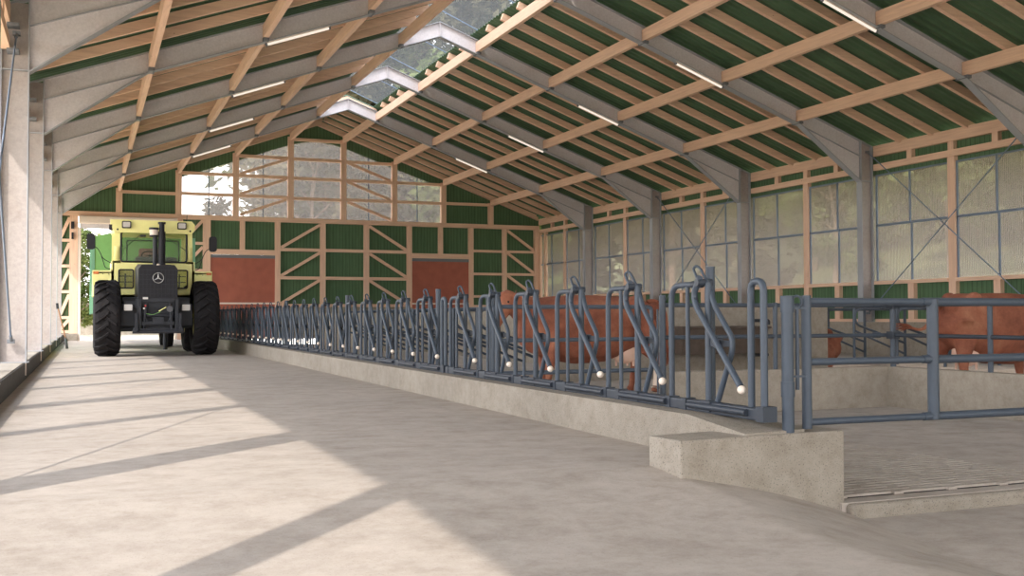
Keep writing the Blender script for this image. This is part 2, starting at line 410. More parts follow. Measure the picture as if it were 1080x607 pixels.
for i, y in enumerate(FY):
    o = proto if i == 0 else copy_tree(proto, None, (0, y, 0))
    tag(o, 'galvanised steel portal frame spanning the hall, %s in front of the gabled back wall' % ORD[i], 'steel frame', 'steel portal frames of the hall')

# purlins, one per bay and line
def bays():
    return [(D - BAY * (k + 1), D - BAY * k) for k in range(9)]
lines = [('over the drive alley', -1), ('over the cow pens', 1)]
pp = None
for side, s in lines:
    for k in range(4):
        x = s * (k + .5) * S; zc = under(x) + .06 + .14
        if k == 0 or True:
            base = None
        for i, (y0, y1) in enumerate(bays()):
            if base is None:
                base = B().beam((x, y0 + .015, zc), (x, y1 - .015, zc), .11, .28).build('roof_purlin', 'timy'); o = base
            else:
                o = base.copy(); COL.objects.link(o); o.location.y = (y0 + y1) / 2
            tag(o, 'timber purlin %s, %s from the ridge, %s bay off the back wall' % (side, ORD[k], ORD[i]), 'timber beam', 'timber purlins under the roof')
# rafters (battens) between the frames
for side, s in lines:
    base = None
    for i, (y0, y1) in enumerate(bays()):
        for j in range(4):
            yb = y0 + 1.1 * (j + 1)
            closed = (i == 0)
            x0 = 0.04 if closed else 1.0
            key = 'c' if closed else 'o'
            if base is None or base.get('_k') != key:
                p, q = V((s * x0, yb, under(x0) + .345 + .09)), V((s * 11.4, yb, under(11.4) + .345 + .09))
                base = B().beam(p, q, .10, .18).build('rafter_batten', 'timx'); base['_k'] = key; base['_y'] = yb; o = base; loc0 = base.location.copy()
            else:
                o = base.copy(); COL.objects.link(o); o.location = loc0 + V((0, yb - base['_y'], 0))
            tag(o, 'slim rafter %s, %s from the rear in the %s bay from back' % (side, ORD[3 - j], ORD[i]), 'timber rafter', 'slim timber rafters under the roof sheets')
for side, s in lines:
    o = B().prism([(s * 0.0, under(0) + .53), (s * 10.05, under(10.05) + .53), (s * 10.05, under(10.05) + .34), (s * 0.0, under(0) + .34)], 1, D - .14, D - .02).build('verge_rafter', 'timx')
    tag(o, 'broad timber rafter against the back wall gable %s' % side, 'timber rafter')
# trimming boards around the ridge opening
o = B().prism([(-1.15, over(1.15) - .04), (0, over(0) - .04), (1.15, over(1.15) - .04), (1.15, over(1.15) + .13), (0, over(0) + .13), (-1.15, over(1.15) + .13)], 1, D - BAY + .12, D - BAY + .17).build('ridge_end_board', 'timx')
tag(o, 'sunlit pale timber board closing the far end of the ridge opening', 'timber board')

# ------------------------------------------------------------------ roof sheets
roof = struct('ceiling', (0, 20, 8)); roof['label'] = 'dark green corrugated roof sheets'
def sheet(s, xa, xb, y0, y1, name):
    b = B(); n = int((y1 - y0) / 0.2) * 4; vs = []; fs = []
    for j in range(n + 1):
        y = y0 + (y1 - y0) * j / n; dz = 0.018 * (1 if (j % 4) in (1, 2) else -1)
        for x in (xa, xb): vs.append((s * x, y, under(x) + .575 + dz))
    for j in range(n): fs.append((2 * j, 2 * j + 1, 2 * j + 3, 2 * j + 2))
    b.add(vs, fs)
    o = b.build(name, 'roof', roof)
    md = o.modifiers.new('thick', 'SOLIDIFY'); md.thickness = 0.006; md.offset = 1
    return o
Y0R, Y1R = -5.75, D + .3
for s in (-1, 1):
    sheet(s, 1.02, 11.5, Y0R, D - BAY + .15, 'roof_sheet')
    sheet(s, 0.0, 11.5, D - BAY + .15, Y1R, 'roof_sheet')
# glazed ridge light
rw = struct('window_30', (0, 16, 9)); rw['label'] = 'clear glazed ridge opening with slim bars'
for s in (-1, 1):
    B().prism([(0, over(0) + .42), (s * 1.25, over(1.25) + .36), (s * 1.25, over(1.25) + .366), (0, over(0) + .426)], 1, Y0R, D - BAY + .14).build('pane', 'roofpane', rw)
for i, y in enumerate([D - BAY + .1 - 2.75 * k for k in range(17)]):
    b = B(); b.beam((-1.25, y, over(1.25) + .35), (0, y, over(0) + .41), .03, .03); b.beam((0, y, over(0) + .41), (1.25, y, over(1.25) + .35), .03, .03); b.build('glazing_bar', 'bar', rw)
for s in (-1, 1):
    B().beam((s * 1.23, Y0R, over(1.23) + .34), (s * 1.23, D - BAY + .14, over(1.23) + .34), .03, .03).build('glazing_bar', 'white', rw)

# ------------------------------------------------------------------ strip lights
def strip_light(s, Y, lab):
    root = empty('strip_light', (s * 4.93, Y, under(4.93) - .07))
    a, b = V((s * 4.27, Y, under(4.27) - .065)), V((s * 5.60, Y, under(5.60) - .065))
    B().tube([a, b], .028, 10).build('lamp_tube', 'tube', root)
    B().beam(a + V((0, 0, .035)), b + V((0, 0, .035)), .05, .03).build('housing', 'white', root)
    for e in (a, b):
        d = (b - a).normalized() * .02
        B().tube([e - d, e + d], .033, 10).build('end_cap', 'galvdark', root)
    for t in (.12, .88):
        p = a.lerp(b, t); B().beam(p + V((0, 0, .04)), p + V((0, 0, .065)), .04, .04).build('bracket', 'galvdark', root)
    tag(root, lab, 'strip light', 'white strip lights under the steel rafters')
for side, s in lines:
    for i in range(6):
        strip_light(s, FY[i], 'white strip light %s, on the %s frame before the back wall' % (side, ORD[i]))

# ------------------------------------------------------------------ back wall
wb = struct('wall_back', (0, D, 0))
YB = D
def tb(p, q, w=.2, name='timber_post', mat='timz', depth=.16, par=wb):
    return B().beam(p, q, w, depth, up=V((0, 1, 0)) if False else V((0, 1, 0))).build(name, mat, par)
def vpost(x, z0, z1, w=.2, par=wb, name='timber_post'):
    return B().box((x - w / 2, YB, z0), (x + w / 2, YB + .16, z1)).build(name, 'timz', par)
def hrail(x0, x1, z, h=.13, par=wb, name='timber_rail', d=0.0):
    return B().box((x0, YB + .005 + d, z - h / 2), (x1, YB + .15, z + h / 2)).build(name, 'timx', par)
B().box((-10.1, YB - .02, 4.86), (10.25, YB + .18, 5.05)).build('head_beam', 'timx', wb)
for x, w in ((-9.52, .30), (-5.55, .2), (-4.52, .30), (-1.66, .22), (.24, .22), (2.13, .22), (4.05, .22), (6.92, .22), (8.54, .2), (10.13, .24)):
    z0 = .28 if x < -9 else (1.3 if x > -1 else 0)
    vpost(x, z0, 4.86, w)
for x in (-3.1, 5.49): vpost(x, 3.66, 4.86, .2, name='short_post')
vpost(-10.08, .28, 4.86, .12)
for k in range(8):
    x = (k - 3.5) * S; vpost(x, 5.05, under(x) + .2, .24, name='gable_post')
for x0, x1 in ((-4.37, -1.77), (4.16, 6.81)): B().box((x0, YB - .01, 3.47), (x1, YB + .17, 3.68)).build('door_head', 'timx', wb)
for z in (3.72, 2.54, 1.38):
    for x0, x1 in ((-1.55, .13), (.35, 2.02), (2.24, 3.94)): hrail(x0, x1, z)
for z in (3.84, 2.81, 1.80, 1.36):
    for x0, x1 in ((7.03, 8.44), (8.64, 10.01)): hrail(x0, x1, z, .11)
for z in (3.9, 2.8, 1.7, .7): hrail(-5.45, -4.67, z, .11)
for z in (3.9, 2.9, 1.9, .9, .35): hrail(-10.02, -9.67, z, .11)
def brace(x0, z0, x1, z1, w=.12):
    return B().beam((x0, YB + .06, z0), (x1, YB + .06, z1), .1, w, up=V((0, 0, 1))).build('brace', 'timx', wb)
for z0, z1 in ((3.80, 4.80), (2.62, 3.62), (1.46, 2.46)):
    brace(-1.52, z0, .12, z1); brace(3.92, z0, 2.26, z1)
for z0, z1 in ((3.92, 4.80), (2.88, 3.78), (1.88, 2.75)): brace(9.98, z0, 8.67, z1)
for z0 in (.75, 1.8, 2.9, 3.98): brace(-5.44, z0, -4.68, z0 + .85)
for z0 in (.42, .97, 1.97, 2.97, 3.97): brace(-10.0, z0, -9.67, z0 + (.82 if z0 > .5 else .4))
for s in (-1, 1): B().prism([(s * 0.0, 9.02), (s * 10.2, 9.02 - TAN * 10.2), (s * 10.2, 9.02 - TAN * 10.2 + .16), (0, 9.18)], 1, YB + .0, YB + .15).build('rake_beam', 'timx', wb)
# gable rails and braces
for x0, x1, zs in ((-5.505, -3.495, (5.91, 6.745)), (-3.255, -1.245, (5.91, 6.745, 7.56)), (-1.005, 1.005, (5.88, 6.735, 7.55, 8.38)), (1.245, 3.255, (5.91, 6.74, 7.54)), (3.495, 5.505, (5.915, 6.745))):
    for z in zs: hrail(x0, x1, z, .12)
hrail(-7.755, -5.745, 5.88, .12); hrail(5.745, 7.755, 5.93, .12)
for z in (5.12, 5.98, 6.81):
    brace(-3.2, z, -1.3, z + .70, .11); brace(3.2, z, 1.3, z + .70, .11)
# green boarding
g = B(); gy0, gy1 = YB + .165, YB + .19
for x0, x1, z0, z1 in ((-10.15, -9.36, .28, 4.9), (-5.65, -4.42, 0, 4.9), (-4.42, -1.74, 3.5, 4.9), (-1.74, 4.15, 1.3, 4.9), (4.15, 6.83, 3.5, 4.9), (6.83, 10.25, 1.3, 4.9)):
    g.box((x0, gy0, z0), (x1, gy1, z1))
top = lambda x: over(x) + .15
g.prism([(-10.3, 4.95), (-5.62, 4.95), (-5.62, top(5.62)), (-10.3, top(10.3))], 1, gy0, gy1)
g.prism([(5.62, 4.95), (10.3, 4.95), (10.3, top(10.3)), (5.62, top(5.62))], 1, gy0, gy1)
arc = [(-5.62, 6.54), (-1.3, 8.10), (-.65, 8.27), (0, 8.34), (.65, 8.27), (1.3, 8.10), (5.62, 6.62)]
for a, c in zip(arc[:-1], arc[1:]):
    g.prism([a, c, (c[0], top(c[0])), (a[0], top(a[0]))], 1, gy0, gy1)
g.build('green_boarding', 'greenX', wb)
B().box((-1.77, YB - .12, 0), (4.16, YB + .2, 1.3)).build('concrete_base', 'wallconc', wb)
B().box((6.81, YB - .12, -.24), (10.3, YB + .2, 1.3)).build('concrete_base', 'wallconc', wb)
B().box((-10.3, YB - .1, 0), (-9.36, YB + .22, .28)).build('concrete_base', 'wallconc', wb)
# gable windows
edges = [-5.5, -3.375, -1.125, 1.125, 3.375, 5.5]
def topz(x):
    for (xa, za), (xb, zb) in zip(arc[:-1], arc[1:]):
        if xa <= x <= xb: return za + (zb - za) * (x - xa) / (xb - xa)
for i in range(5):
    w = struct('window_%d' % (i + 1), (0, YB, 5))
    xa, xb = edges[i], edges[i + 1]
    xs = [xa] + [a[0] for a in arc if xa < a[0] < xb] + [xb]
    B().prism([(xa, 5.0), (xb, 5.0)] + [(x, topz(x)) for x in reversed(xs)], 1, YB + .17, YB + .176).build('pane', 'panex', w)
    xm = (xa + xb) / 2
    if i != 2: B().box((xm - .02, YB + .15, 5.05), (xm + .02, YB + .165, topz(xm))).build('glazing_bar', 'bar', w)
# doors
def red_door(name, x0, x1):
    d = struct(name, ((x0 + x1) / 2, YB, 0)); d['label'] = 'brick red sliding door in the back wall'
    B().box((x0, YB + .06, .02), (x1, YB + .12, 3.40)).build('door_leaf', 'red', d)
    B().box((x0, YB + .03, 3.33), (x1, YB + .1, 3.46)).build('track', 'galvdark', d)
    B().box((x0, YB + .03, 1.43), (x1, YB + .07, 1.50)).build('cross_rail', 'white', d)
red_door('door_1', -4.37, -1.77); red_door('door_2', 4.16, 6.81)
d = struct('door_3', (-7.5, YB, 0)); d['label'] = 'open roller door with its housing'
B().rbox((-9.34, YB - .25, 4.56), (-5.68, YB + .1, 4.86), .05, axis=0).build('roller_housing', 'white', d)
B().box((-9.30, YB - .02, 4.38), (-5.66, YB + .04, 4.56)).build('rolled_curtain', 'galv', d)
for x in (-9.31, -5.70): B().box((x - .05, YB - .02, .0), (x + .05, YB + .06, 4.4)).build('guide_rail', 'white', d)
B().box((-9.62, YB - .12, 4.35), (-9.50, YB - .0, 4.62)).build('door_motor', 'black', d)
B().box((-9.60, YB - .12, 3.95), (-9.52, YB - .0, 4.2)).build('junction_box', 'black', d)

# ------------------------------------------------------------------ side wall by the cow pens
wr = struct('wall_right', (10.25, 20, 0))
XR = 10.22
B().box((9.78, -5.45, PEN - .1), (XR + .22, D - .13, .72)).build('concrete_base', 'wallconc', wr)
B().box((XR + .12, -5.45, 4.56), (XR + .14, D, 5.26)).build('green_boarding', 'greenY', wr)
B().box((XR + .12, -5.45, .76), (XR + .14, D, 1.74)).build('green_boarding', 'greenY', wr)
nwin = 6
for i, (y0, y1) in enumerate(bays()):
    ym = (y0 + y1) / 2 - .02; a, c = y0 + .12, y1 - .12
    if i == 0: c = y1 - .02
    def bx(z0, z1, ya, yb, name, mat, dx=0.0, th=.12):
        return B().box((XR + dx, ya, z0), (XR + dx + th, yb, z1)).build(name, mat, wr)
    bx(5.08, 5.36, a, c, 'eave_beam', 'timy', -.02); bx(4.71, 4.87, a, c, 'timber_rail', 'timy', -.02)
    bx(1.70, 1.79, a, ym - .11, 'timber_rail', 'timy', -.04, .16); bx(1.70, 1.79, ym + .11, c, 'timber_rail', 'timy', -.04, .16); bx(.72, .80, a, c, 'timber_rail', 'timy', -.01)
    bx(.80, 4.71, ym - .11, ym + .11, 'timber_post', 'timz')
    if i == 0: bx(.80, 4.71, c - .14, c, 'timber_post', 'timz'); bx(.8, 4.71, c - .75, c - .55, 'timber_post', 'timz')
    for yy in (y0 + 1.40, ym, y1 - 1.40):
        bx(4.87, 5.08, yy - .09, yy + .09, 'noggin', 'timz')
        if yy != ym: bx(.80, 1.70, yy - .10, yy + .10, 'noggin', 'timz')
    for ya, yb in ((a, ym - .11), (ym + .11, c)):
        if y1 < 4: continue
        w = struct('window_%d' % nwin, (XR, (ya + yb) / 2, 1.79)); nwin += 1
        B().box((XR + .09, ya - .12, 1.79), (XR + .096, yb + .12, 4.60)).build('pane', 'pane', w)
        B().box((XR + .05, ya, 3.225), (XR + .085, yb, 3.285)).build('glazing_bar', 'bar', w)
        yv = (ya + yb) / 2
        B().box((XR + .05, yv - .02, 1.79), (XR + .085, yv + .02, 3.225)).build('glazing_bar', 'bar', w)
        B().box((XR + .05, yv - .02 + .05, 3.285), (XR + .085, yv + .02 + .05, 4.60)).build('glazing_bar', 'bar', w)
        B().box((XR + .05, ya, 4.56), (XR + .085, yb, 4.60)).build('window_frame', 'bar', w)
        for yy in (ya + .02, yb - .02): B().box((XR + .05, yy - .02, 1.79), (XR + .085, yy + .02, 4.56)).build('window_frame', 'bar', w)

# side along the drive alley: open, with a kerb
wl = struct('wall_left', (-10.2, 20, 0))
XL = -10.10
k = B(); k.box((-10.55, -5.45, -.2), (-9.87, D, .245)); k.build('kerb', 'wallconc', wl)
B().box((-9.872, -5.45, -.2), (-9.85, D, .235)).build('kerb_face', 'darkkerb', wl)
for i, (y0, y1) in enumerate(bays()):
    ym = (y0 + y1) / 2; a, c = y0 + .12, y1 - .12
    B().box((XL - .10, a, 5.08), (XL + .02, c, 5.36)).build('eave_beam', 'timy', wl)
    B().box((XL - .10, a, 4.71), (XL + .02, c, 4.87)).build('timber_rail', 'timy', wl)
    B().box((XL - .12, ym - .11, .245), (XL, ym + .11, 4.71)).build('timber_post', 'timz', wl)
    for yy in (y0 + 1.4, ym, y1 - 1.4): B().box((XL - .10, yy - .09, 4.87), (XL + .02, yy + .09, 5.08)).build('noggin', 'timz', wl)
    for yy in (y0 + .02,):
        B().box((-9.855, yy - .035, .06), (-9.835, yy + .035, .27)).build('kerb_clip', 'white', wl)
    for z in (5.06, 4.69):
        B().box((XL - .02, a - .1, z - .03), (XL + .14, a + .10, z + .02)).build('beam_shoe', 'galvdark', wl)
        B().box((XL - .02, c - .1, z - .03), (XL + .14, c + .10, z + .02)).build('beam_shoe', 'galvdark', wl)
B().box((XL - .12, -5.45, 5.2), (XL - .11, D, 5.26)).build('green_boarding', 'greenY', wl)

wf = struct('wall_front_unseen', (0, -5.6, 0))  # unseen front gable, added to cut the light on camera-facing faces
B().prism([(-10.3, 4.3), (10.3, 4.3), (10.3, over(10.3) + .1), (0, over(0) + .1), (-10.3, over(10.3) + .1)], 1, -5.75, -5.72).build('green_boarding', 'greenX', wf)
for k in range(9): B().box((-9.0 + 2.25 * k - .1, -5.7, 4.3), (-9.0 + 2.25 * k + .1, -5.56, under(-9.0 + 2.25 * k) + .2)).build('timber_post', 'timz', wf)
B().box((-10.2, -5.72, 4.1), (10.2, -5.56, 4.34)).build('head_beam', 'timx', wf)

# wind bracing
def cable(X, ya, za, yb, zb, lab, mat='bar'):
    r = empty('wind_brace', (X, (ya + yb) / 2, min(za, zb)))
    B().tube([(X, ya, za), (X, yb, zb)], .014, 8).build('rod', mat, r)
    for y, z in ((ya, za), (yb, zb)):
        dd = V((0, yb - ya, zb - za)).normalized() * (.12 if y == ya else -.12)
        p = V((X, y, z)); B().tube([p, p + dd], .024, 8).build('turnbuckle', 'galvdark', r)
        B().box((X - .05, y - .03, z - .03), (X + .05, y + .03, z + .03)).build('bolt', 'galvdark', r)
    return tag(r, lab, 'brace rod', 'steel rods crossing between the columns')
for X, y0, where in ((9.99, FY[4], 'third window bay in front of the back wall'),):
    pass
XB = 10.0
for k_, nm in ((4, 'bay nearest the gate'), (2, 'bay behind the standing cow')):
    y0, y1 = FY[k_], FY[k_ - 1]
    cable(XB, y0 + .1, 5.2, y1 - .1, .95, 'thin steel rod falling towards the back wall, window side, %s' % nm)
    cable(XB + .03, y1 - .1, 5.2, y0 + .1, .95, 'thin steel rod rising towards the back wall, window side, %s' % nm)
for k_, nm in ((5, 'fixed to the nearest visible column'), (6, 'casting a thin shadow on the alley')):
    y0, y1 = FY[k_], FY[k_ - 1]
    cable(-10.0, y0 + .1, .62, y1 - .1, 4.95, 'thin steel rod rising towards the tractor, open side, %s' % nm)
    cable(-10.03, y1 - .1, .55, y0 + .1, 4.95, 'thin steel rod falling towards the tractor, open side, %s' % nm)

# ------------------------------------------------------------------ floors
def smooth(t): t = max(0, min(1, t)); return t * t * (3 - 2 * t)
def alley_z(x, y):
    w = 1 - smooth((y - 5.35) / .35)
    t = max(0.0, x + 5.93)
    side = .15 * t + .08 * t * t if t > .1 else 1.58 * t * t
    q = max(0.0, 5.55 - y); front = .095 * (q * q / .5 if q < .25 else (q - .125))
    return max(-.322, -min(.145, front) - side * w)
b = B(); xs = [-9.9 + .1 * i for i in range(37)] + [-6.2 + .05 * i for i in range(0, 53)]
xs = sorted(set(round(x, 3) for x in xs if x <= -4.5)); ys = [-8 + .4 * i for i in range(32)] + [4.7 + .1 * i for i in range(13)]
ys = sorted(set(round(y, 3) for y in ys)); ys = [y for y in ys if y <= 5.9]
vs = []; fs = []
def edge_x(y):  # the slab edge curves in towards the viewer
    if y > 5.0: return -4.80
    return -4.80 - .22 * smooth((5.0 - y) / 1.3)
for y in ys:
    ex = edge_x(y)
    for x in xs:
        xx = -9.9 + (x + 9.9) * (ex + 9.9) / (xs[-1] + 9.9)
        vs.append((xx, y, alley_z(xx, y)))
n = len(xs)
for j in range(len(ys) - 1):
    for i in range(n - 1): fs.append((j * n + i, j * n + i + 1, (j + 1) * n + i + 1, (j + 1) * n + i))
# close the edge and extend into the barn
b.add(vs, fs, True)
vs2 = [(xx, y, z) for (xx, y, z) in [vs[j * n + n - 1] for j in range(len(ys))]]
m2 = len(vs2); b.add(vs2 + [(x, y, z - .3) for x, y, z in vs2], [(i, i + m2, i + 1 + m2, i + 1) for i in range(m2 - 1)])
yl = ys[-1]
b.add([(-9.9, yl, 0), (-5.3, yl, 0), (-5.3, D + .3, 0), (-9.9, D + .3, 0)], [(0, 1, 2, 3)])
fl = b.build('floor', 'floor', fix=False); fl['kind'] = 'structure'; fl['label'] = 'pale concrete drive alley floor'
b = B(); b.box((-4.85, 5.08, PEN - .4), (10.3, D, PEN)); pf = b.build('floor.001', 'penfloor'); pf['kind'] = 'structure'; pf['label'] = 'concrete yard floor of the cow pens'
b = B(); b.box((-5.35, -8, -.9), (11, 5.1, -.33)); pf = b.build('floor.002', 'floor'); pf['kind'] = 'structure'; pf['label'] = 'lower concrete apron in front of the pens'
b = B(); b.box((-4.82, 5.02, PEN - .3), (10.3, 5.10, PEN - .004)); o = b.build('trim_3', 'kerb'); o['kind'] = 'structure'; o['label'] = 'rounded concrete edge of the yard'; bv = o.modifiers.new('bevel', 'BEVEL'); bv.width = .03; bv.segments = 3  # strip in darker concrete puts shade on the slab's over-bright front face
# slatted grating: slots cut as dark grooves between concrete bars
gr = empty('slatted_floor_grid', (-3.7, 6.4, PEN))
gx0, gx1, gy0_, gy1_ = -4.78, -2.85, 5.20, 7.76
B().box((gx0, gy0_, PEN - .02), (gx1, gy1_, PEN + .0015)).build('slot_bed', 'dark', gr)
ny = 32; pt_ = (gy1_ - gy0_) / ny; b = B()
for j in range(ny):
    y = gy0_ + pt_ * j
    b.box((gx0, y + pt_ * .36, PEN), (gx1, y + pt_, PEN + .016))
    off = (.0, .22, .11, .33)[j % 4]
    for i in range(6):
        x = gx0 + off + .44 * i
        if x < gx1 - .06: b.box((x, y, PEN), (min(gx1, x + .07), y + pt_ * .36, PEN + .016))
b.build('slats', 'penfloor', gr)
tag(gr, 'pale concrete slatted drain grid let into the yard beside the end block', 'floor grate')

# kerb under the feed fence, end block
kb = struct('trim_1', (-5.3, 20, 0)); kb['label'] = 'long concrete kerb under the feed fence'
B().box((-5.5, 5.75, -.15), (-5.08, D - .12, .257)).build('kerb', 'kerb', kb)
b = B(); b.add([(-5.5, 5.75, -.2), (-5.08, 5.75, -.2), (-5.08, 5.13, -.2), (-5.5, 5.13, -.2), (-5.5, 5.75, .257), (-5.08, 5.75, .257), (-5.08, 5.13, .205), (-5.5, 5.13, .196)],
      [(0, 3, 2, 1), (4, 5, 6, 7), (0, 1, 5, 4), (1, 2, 6, 5), (2, 3, 7, 6), (3, 0, 4, 7)]); b.build('kerb_end', 'kerb', kb)
b = B(); n = 14
blk = [(-5.95, 5.10, -.5), (-4.81, 5.10, -.5), (-4.81, 5.50, -.5), (-5.95, 5.46, -.5), (-5.95, 5.10, .180), (-4.81, 5.10, .193), (-4.81, 5.50, .19), (-5.95, 5.46, .174)]
o = B().add(blk, [(0, 3, 2, 1), (4, 5, 6, 7), (0, 1, 5, 4), (1, 2, 6, 5), (2, 3, 7, 6), (3, 0, 4, 7)]).build('concrete_end_block', 'kerb')
bv = o.modifiers.new('bevel', 'BEVEL'); bv.width = .012; bv.segments = 2
tag(o, 'low weathered concrete block at the near end of the feed kerb, under the gate posts', 'concrete block')

# ------------------------------------------------------------------ feed fence
XF = -5.3; ZK = .257
def make_headlock(yb):
    """one self-locking feeding place; yb = y of the white end ball"""
    r = empty('headlock', (XF, yb, ZK))
    B().tube([(XF, yb + .876, ZK + .02), (XF, yb + .876, 1.09), (XF, yb + .50, 1.09)], .020, 12, bend=.11, k=5).build('neck_tube', 'fence', r)
    B().tube([(XF, yb + .667, ZK + .02), (XF, yb + .667, 1.085)], .015, 10).build('upright', 'fence', r)
    B().tube([(XF + .02, yb + .445, ZK), (XF + .02, yb + .445, 1.10)], .023, 12).build('post', 'fence', r)
    h = B(); h.tube([(XF - .055, yb + .47, 1.10), (XF + .06, yb + .47, 1.10)], .025, 12); h.tube([(XF, yb + .60, 1.09), (XF, yb + .49, 1.09)], .024, 12); h.build('pivot', 'fencedark', r)
    sw = B().tube([(XF - .035, yb + .455, 1.135), (XF - .035, yb + .535, 1.03), (XF - .035, yb + .51, .95), (XF - .035, yb + .01, .45)], .021, 12, bend=.10, k=5).build('swing_bar', 'fence', r)
    B().ball((XF - .035, yb, .43), .027).build('end_ball', 'ball', sw)
    B().tube([(XF + .035, yb + .46, 1.08), (XF + .035, yb + .40, .95), (XF + .035, yb + .195, .74), (XF + .03, yb + .19, .66), (XF + .02, yb + .355, ZK + .05)], .019, 12, bend=.10, k=5).build('lower_tube', 'fence', r)
    B().tube([(XF - .02, yb + .48, 1.08), (XF - .02, yb + .565, 1.195), (XF - .0, yb + .555, 1.215), (XF + .01, yb + .525, 1.195), (XF + .015, yb + .435, 1.09)], .0095, 8, bend=.02).build('release_lever', 'fence', r)
    p = B(); p.box((XF + .015, yb + .20, .685), (XF + .03, yb + .44, .725)); p.tube([(XF - .01, yb + .33, .705), (XF + .045, yb + .33, .705)], .030, 12); p.build('stop_bracket', 'fencedark', r)
    for q in ((XF - .045, yb + .34, ZK + .01, XF + .04, yb + .46, ZK + .078), (XF - .04, yb + .845, ZK, XF + .04, yb + .905, ZK + .078), (XF - .04, yb + .64, ZK, XF + .04, yb + .69, ZK + .078)): B().box(q[:3], q[3:]).build('foot_clamp', 'fencedark', r)
    return r
balls = [5.40 + .947 * i for i in range(6)]
y7 = balls[-1] + 1.245
balls += [y7 + .9405 * i for i in range(34)]
balls = [y for y in balls if y < D - 1.3]
hl = make_headlock(balls[0])
for i, y in enumerate(balls):
    o = hl if i == 0 else copy_tree(hl, None, (XF, y, ZK))
    if i == 0: lab = 'blue-grey feed fence headlock beside the end hoop, nearest the gate'
    elif i < 20: lab = 'blue-grey feed fence headlock, %s counting from the gate end' % ORD[i]
    elif i < 30: lab = 'blue-grey feed fence headlock beyond the tractor, %s counting on from there' % ORD[i - 20]
    else: lab = 'blue-grey feed fence headlock near the back wall, %s from the wall' % ORD[len(balls) - 1 - i]
    tag(o, lab, 'feed fence unit', 'headlocks of the long feed fence')
# base beams: one per panel
panels = [(5.165, 11.10)] + [(11.12 + .9405 * 6 * i, 11.12 + .9405 * 6 * (i + 1) - .02) for i in range(6)]
for i, (a, c) in enumerate(panels):
    c = min(c, D - .3)
    if a > c: continue
    r = empty('fence_base_rail', (XF, (a + c) / 2, ZK))
    B().rbox((XF - .035, a, ZK - .004), (XF + .035, c, ZK + .072), .012, axis=1).build('rail', 'fencedark', r)
    tg = B()
    y = a + .5
    while y < c: tg.tube([(XF - .045, y - .33, ZK + .04), (XF - .045, y + .33, ZK + .04)], .022, 8); y += .95
    tg.build('slide_rod', 'fencedark', r)
    B().box((XF - .05, a - .004, ZK - .006), (XF + .05, a + .07, ZK + .085)).build('end_clamp', 'fencedark', r)
    tag(r, 'dark steel base rail of the feed fence, %s length from the gate' % ORD[i], 'fence rail', 'base rails of the feed fence')
def hoop(ya, yb, lab):
    o = B().tube([(XF, ya, ZK + .03), (XF, ya, 1.09), (XF, yb, 1.09), (XF, yb, ZK + .03)], .022, 12, bend=.075, k=6).build('fence_hoop', 'fence')
    tag(o, lab, 'fence hoop')
hoop(5.215, 5.345, 'upside-down U shaped tube closing the gate end of the feed fence')
hoop(balls[5] + 1.04, balls[5] + 1.17, 'narrow U shaped tube between the sixth and seventh headlock')
for i, (y, h, lab) in enumerate(((5.93, 1.20, 'tall round post behind the first headlock of the feed fence'), (11.72, 1.20, 'tall round post behind the seventh headlock of the feed fence'),
                                 (16.35, 1.22, 'tall round post behind the eleventh headlock of the feed fence'), (21.75, 1.22, 'tall round post behind the seventeenth headlock of the feed fence'))):
    r = empty('fence_post', (XF + .09, y, ZK))
    B().tube([(XF + .09, y, ZK - .01), (XF + .09, y, h)], .031, 14).build('tube', 'fence', r)
    B().tube([(XF + .09, y, h), (XF + .09, y, h + .008)], .033, 14).build('cap', 'fence', r)
    B().box((XF + .03, y - .06, ZK), (XF + .15, y + .06, ZK + .012)).build('foot_plate', 'fencedark', r)
    tag(r, lab, 'post')

# ------------------------------------------------------------------ near gate
r = empty('gate_post', (-5.18, 5.14, .19))
gx, gy = -5.18, 5.15
b = B(); b.tube([(gx, gy, .186), (gx, gy, 1.0)], .036, 16); b.build('tube', 'fence', r)
for z0, z1, rr in ((.90, 1.0, .041), (.40, .49, .041)): B().tube([(gx, gy, z0), (gx, gy, z1)], rr, 16).build('sleeve', 'fence', r)
tag(r, 'thick round blue-grey post standing on the concrete block beside the feed fence', 'post')
g = empty('yard_gate', (-5.03, 5.16, .2)); GY = 5.16
B().tube([(-5.035, GY, .205), (-5.035, GY, 1.003)], .030, 14).build('stile', 'fence', g)
for z in (.967, .603, .243):
    B().tube([(-5.02, GY, z), (-4.12, GY, z)], .022, 12).build('rail', 'fence', g)
    B().tube([(-4.14, GY, z), (-.05, GY, z)], .0265, 12).build('rail', 'fence', g)
b = B(); b.tube([(-4.055, GY, .225), (-4.055, GY, .985)], .036, 14); o = b.build('stile', 'fence', g)
B().tube([(-2.0, GY, .24), (-2.0, GY, .97)], .022, 12).build('stile', 'fence', g)
B().tube([(-.05, GY, .2), (-.05, GY, 1.0)], .030, 12).build('stile', 'fence', g)
# locking pin with ring
pin = B(); px0 = -5.11
pin.tube([(px0, GY - .01, .44), (px0, GY - .01, .93)], .012, 10)
ring = [(px0 + .034 * math.cos(t), GY - .01, .965 + .034 * math.sin(t)) for t in [2 * math.pi * i / 16 for i in range(17)]]
pin.tube(ring, .008, 8)
pin.build('locking_pin', 'fence', g)
for z in (.925, .52): B().box((px0 - .035, GY - .022, z - .006), (-5.04, GY + .0, z + .006)).build('pin_guide', 'fence', g)
tag(g, 'blue-grey tubular yard gate with three rails above the concrete yard', 'gate')

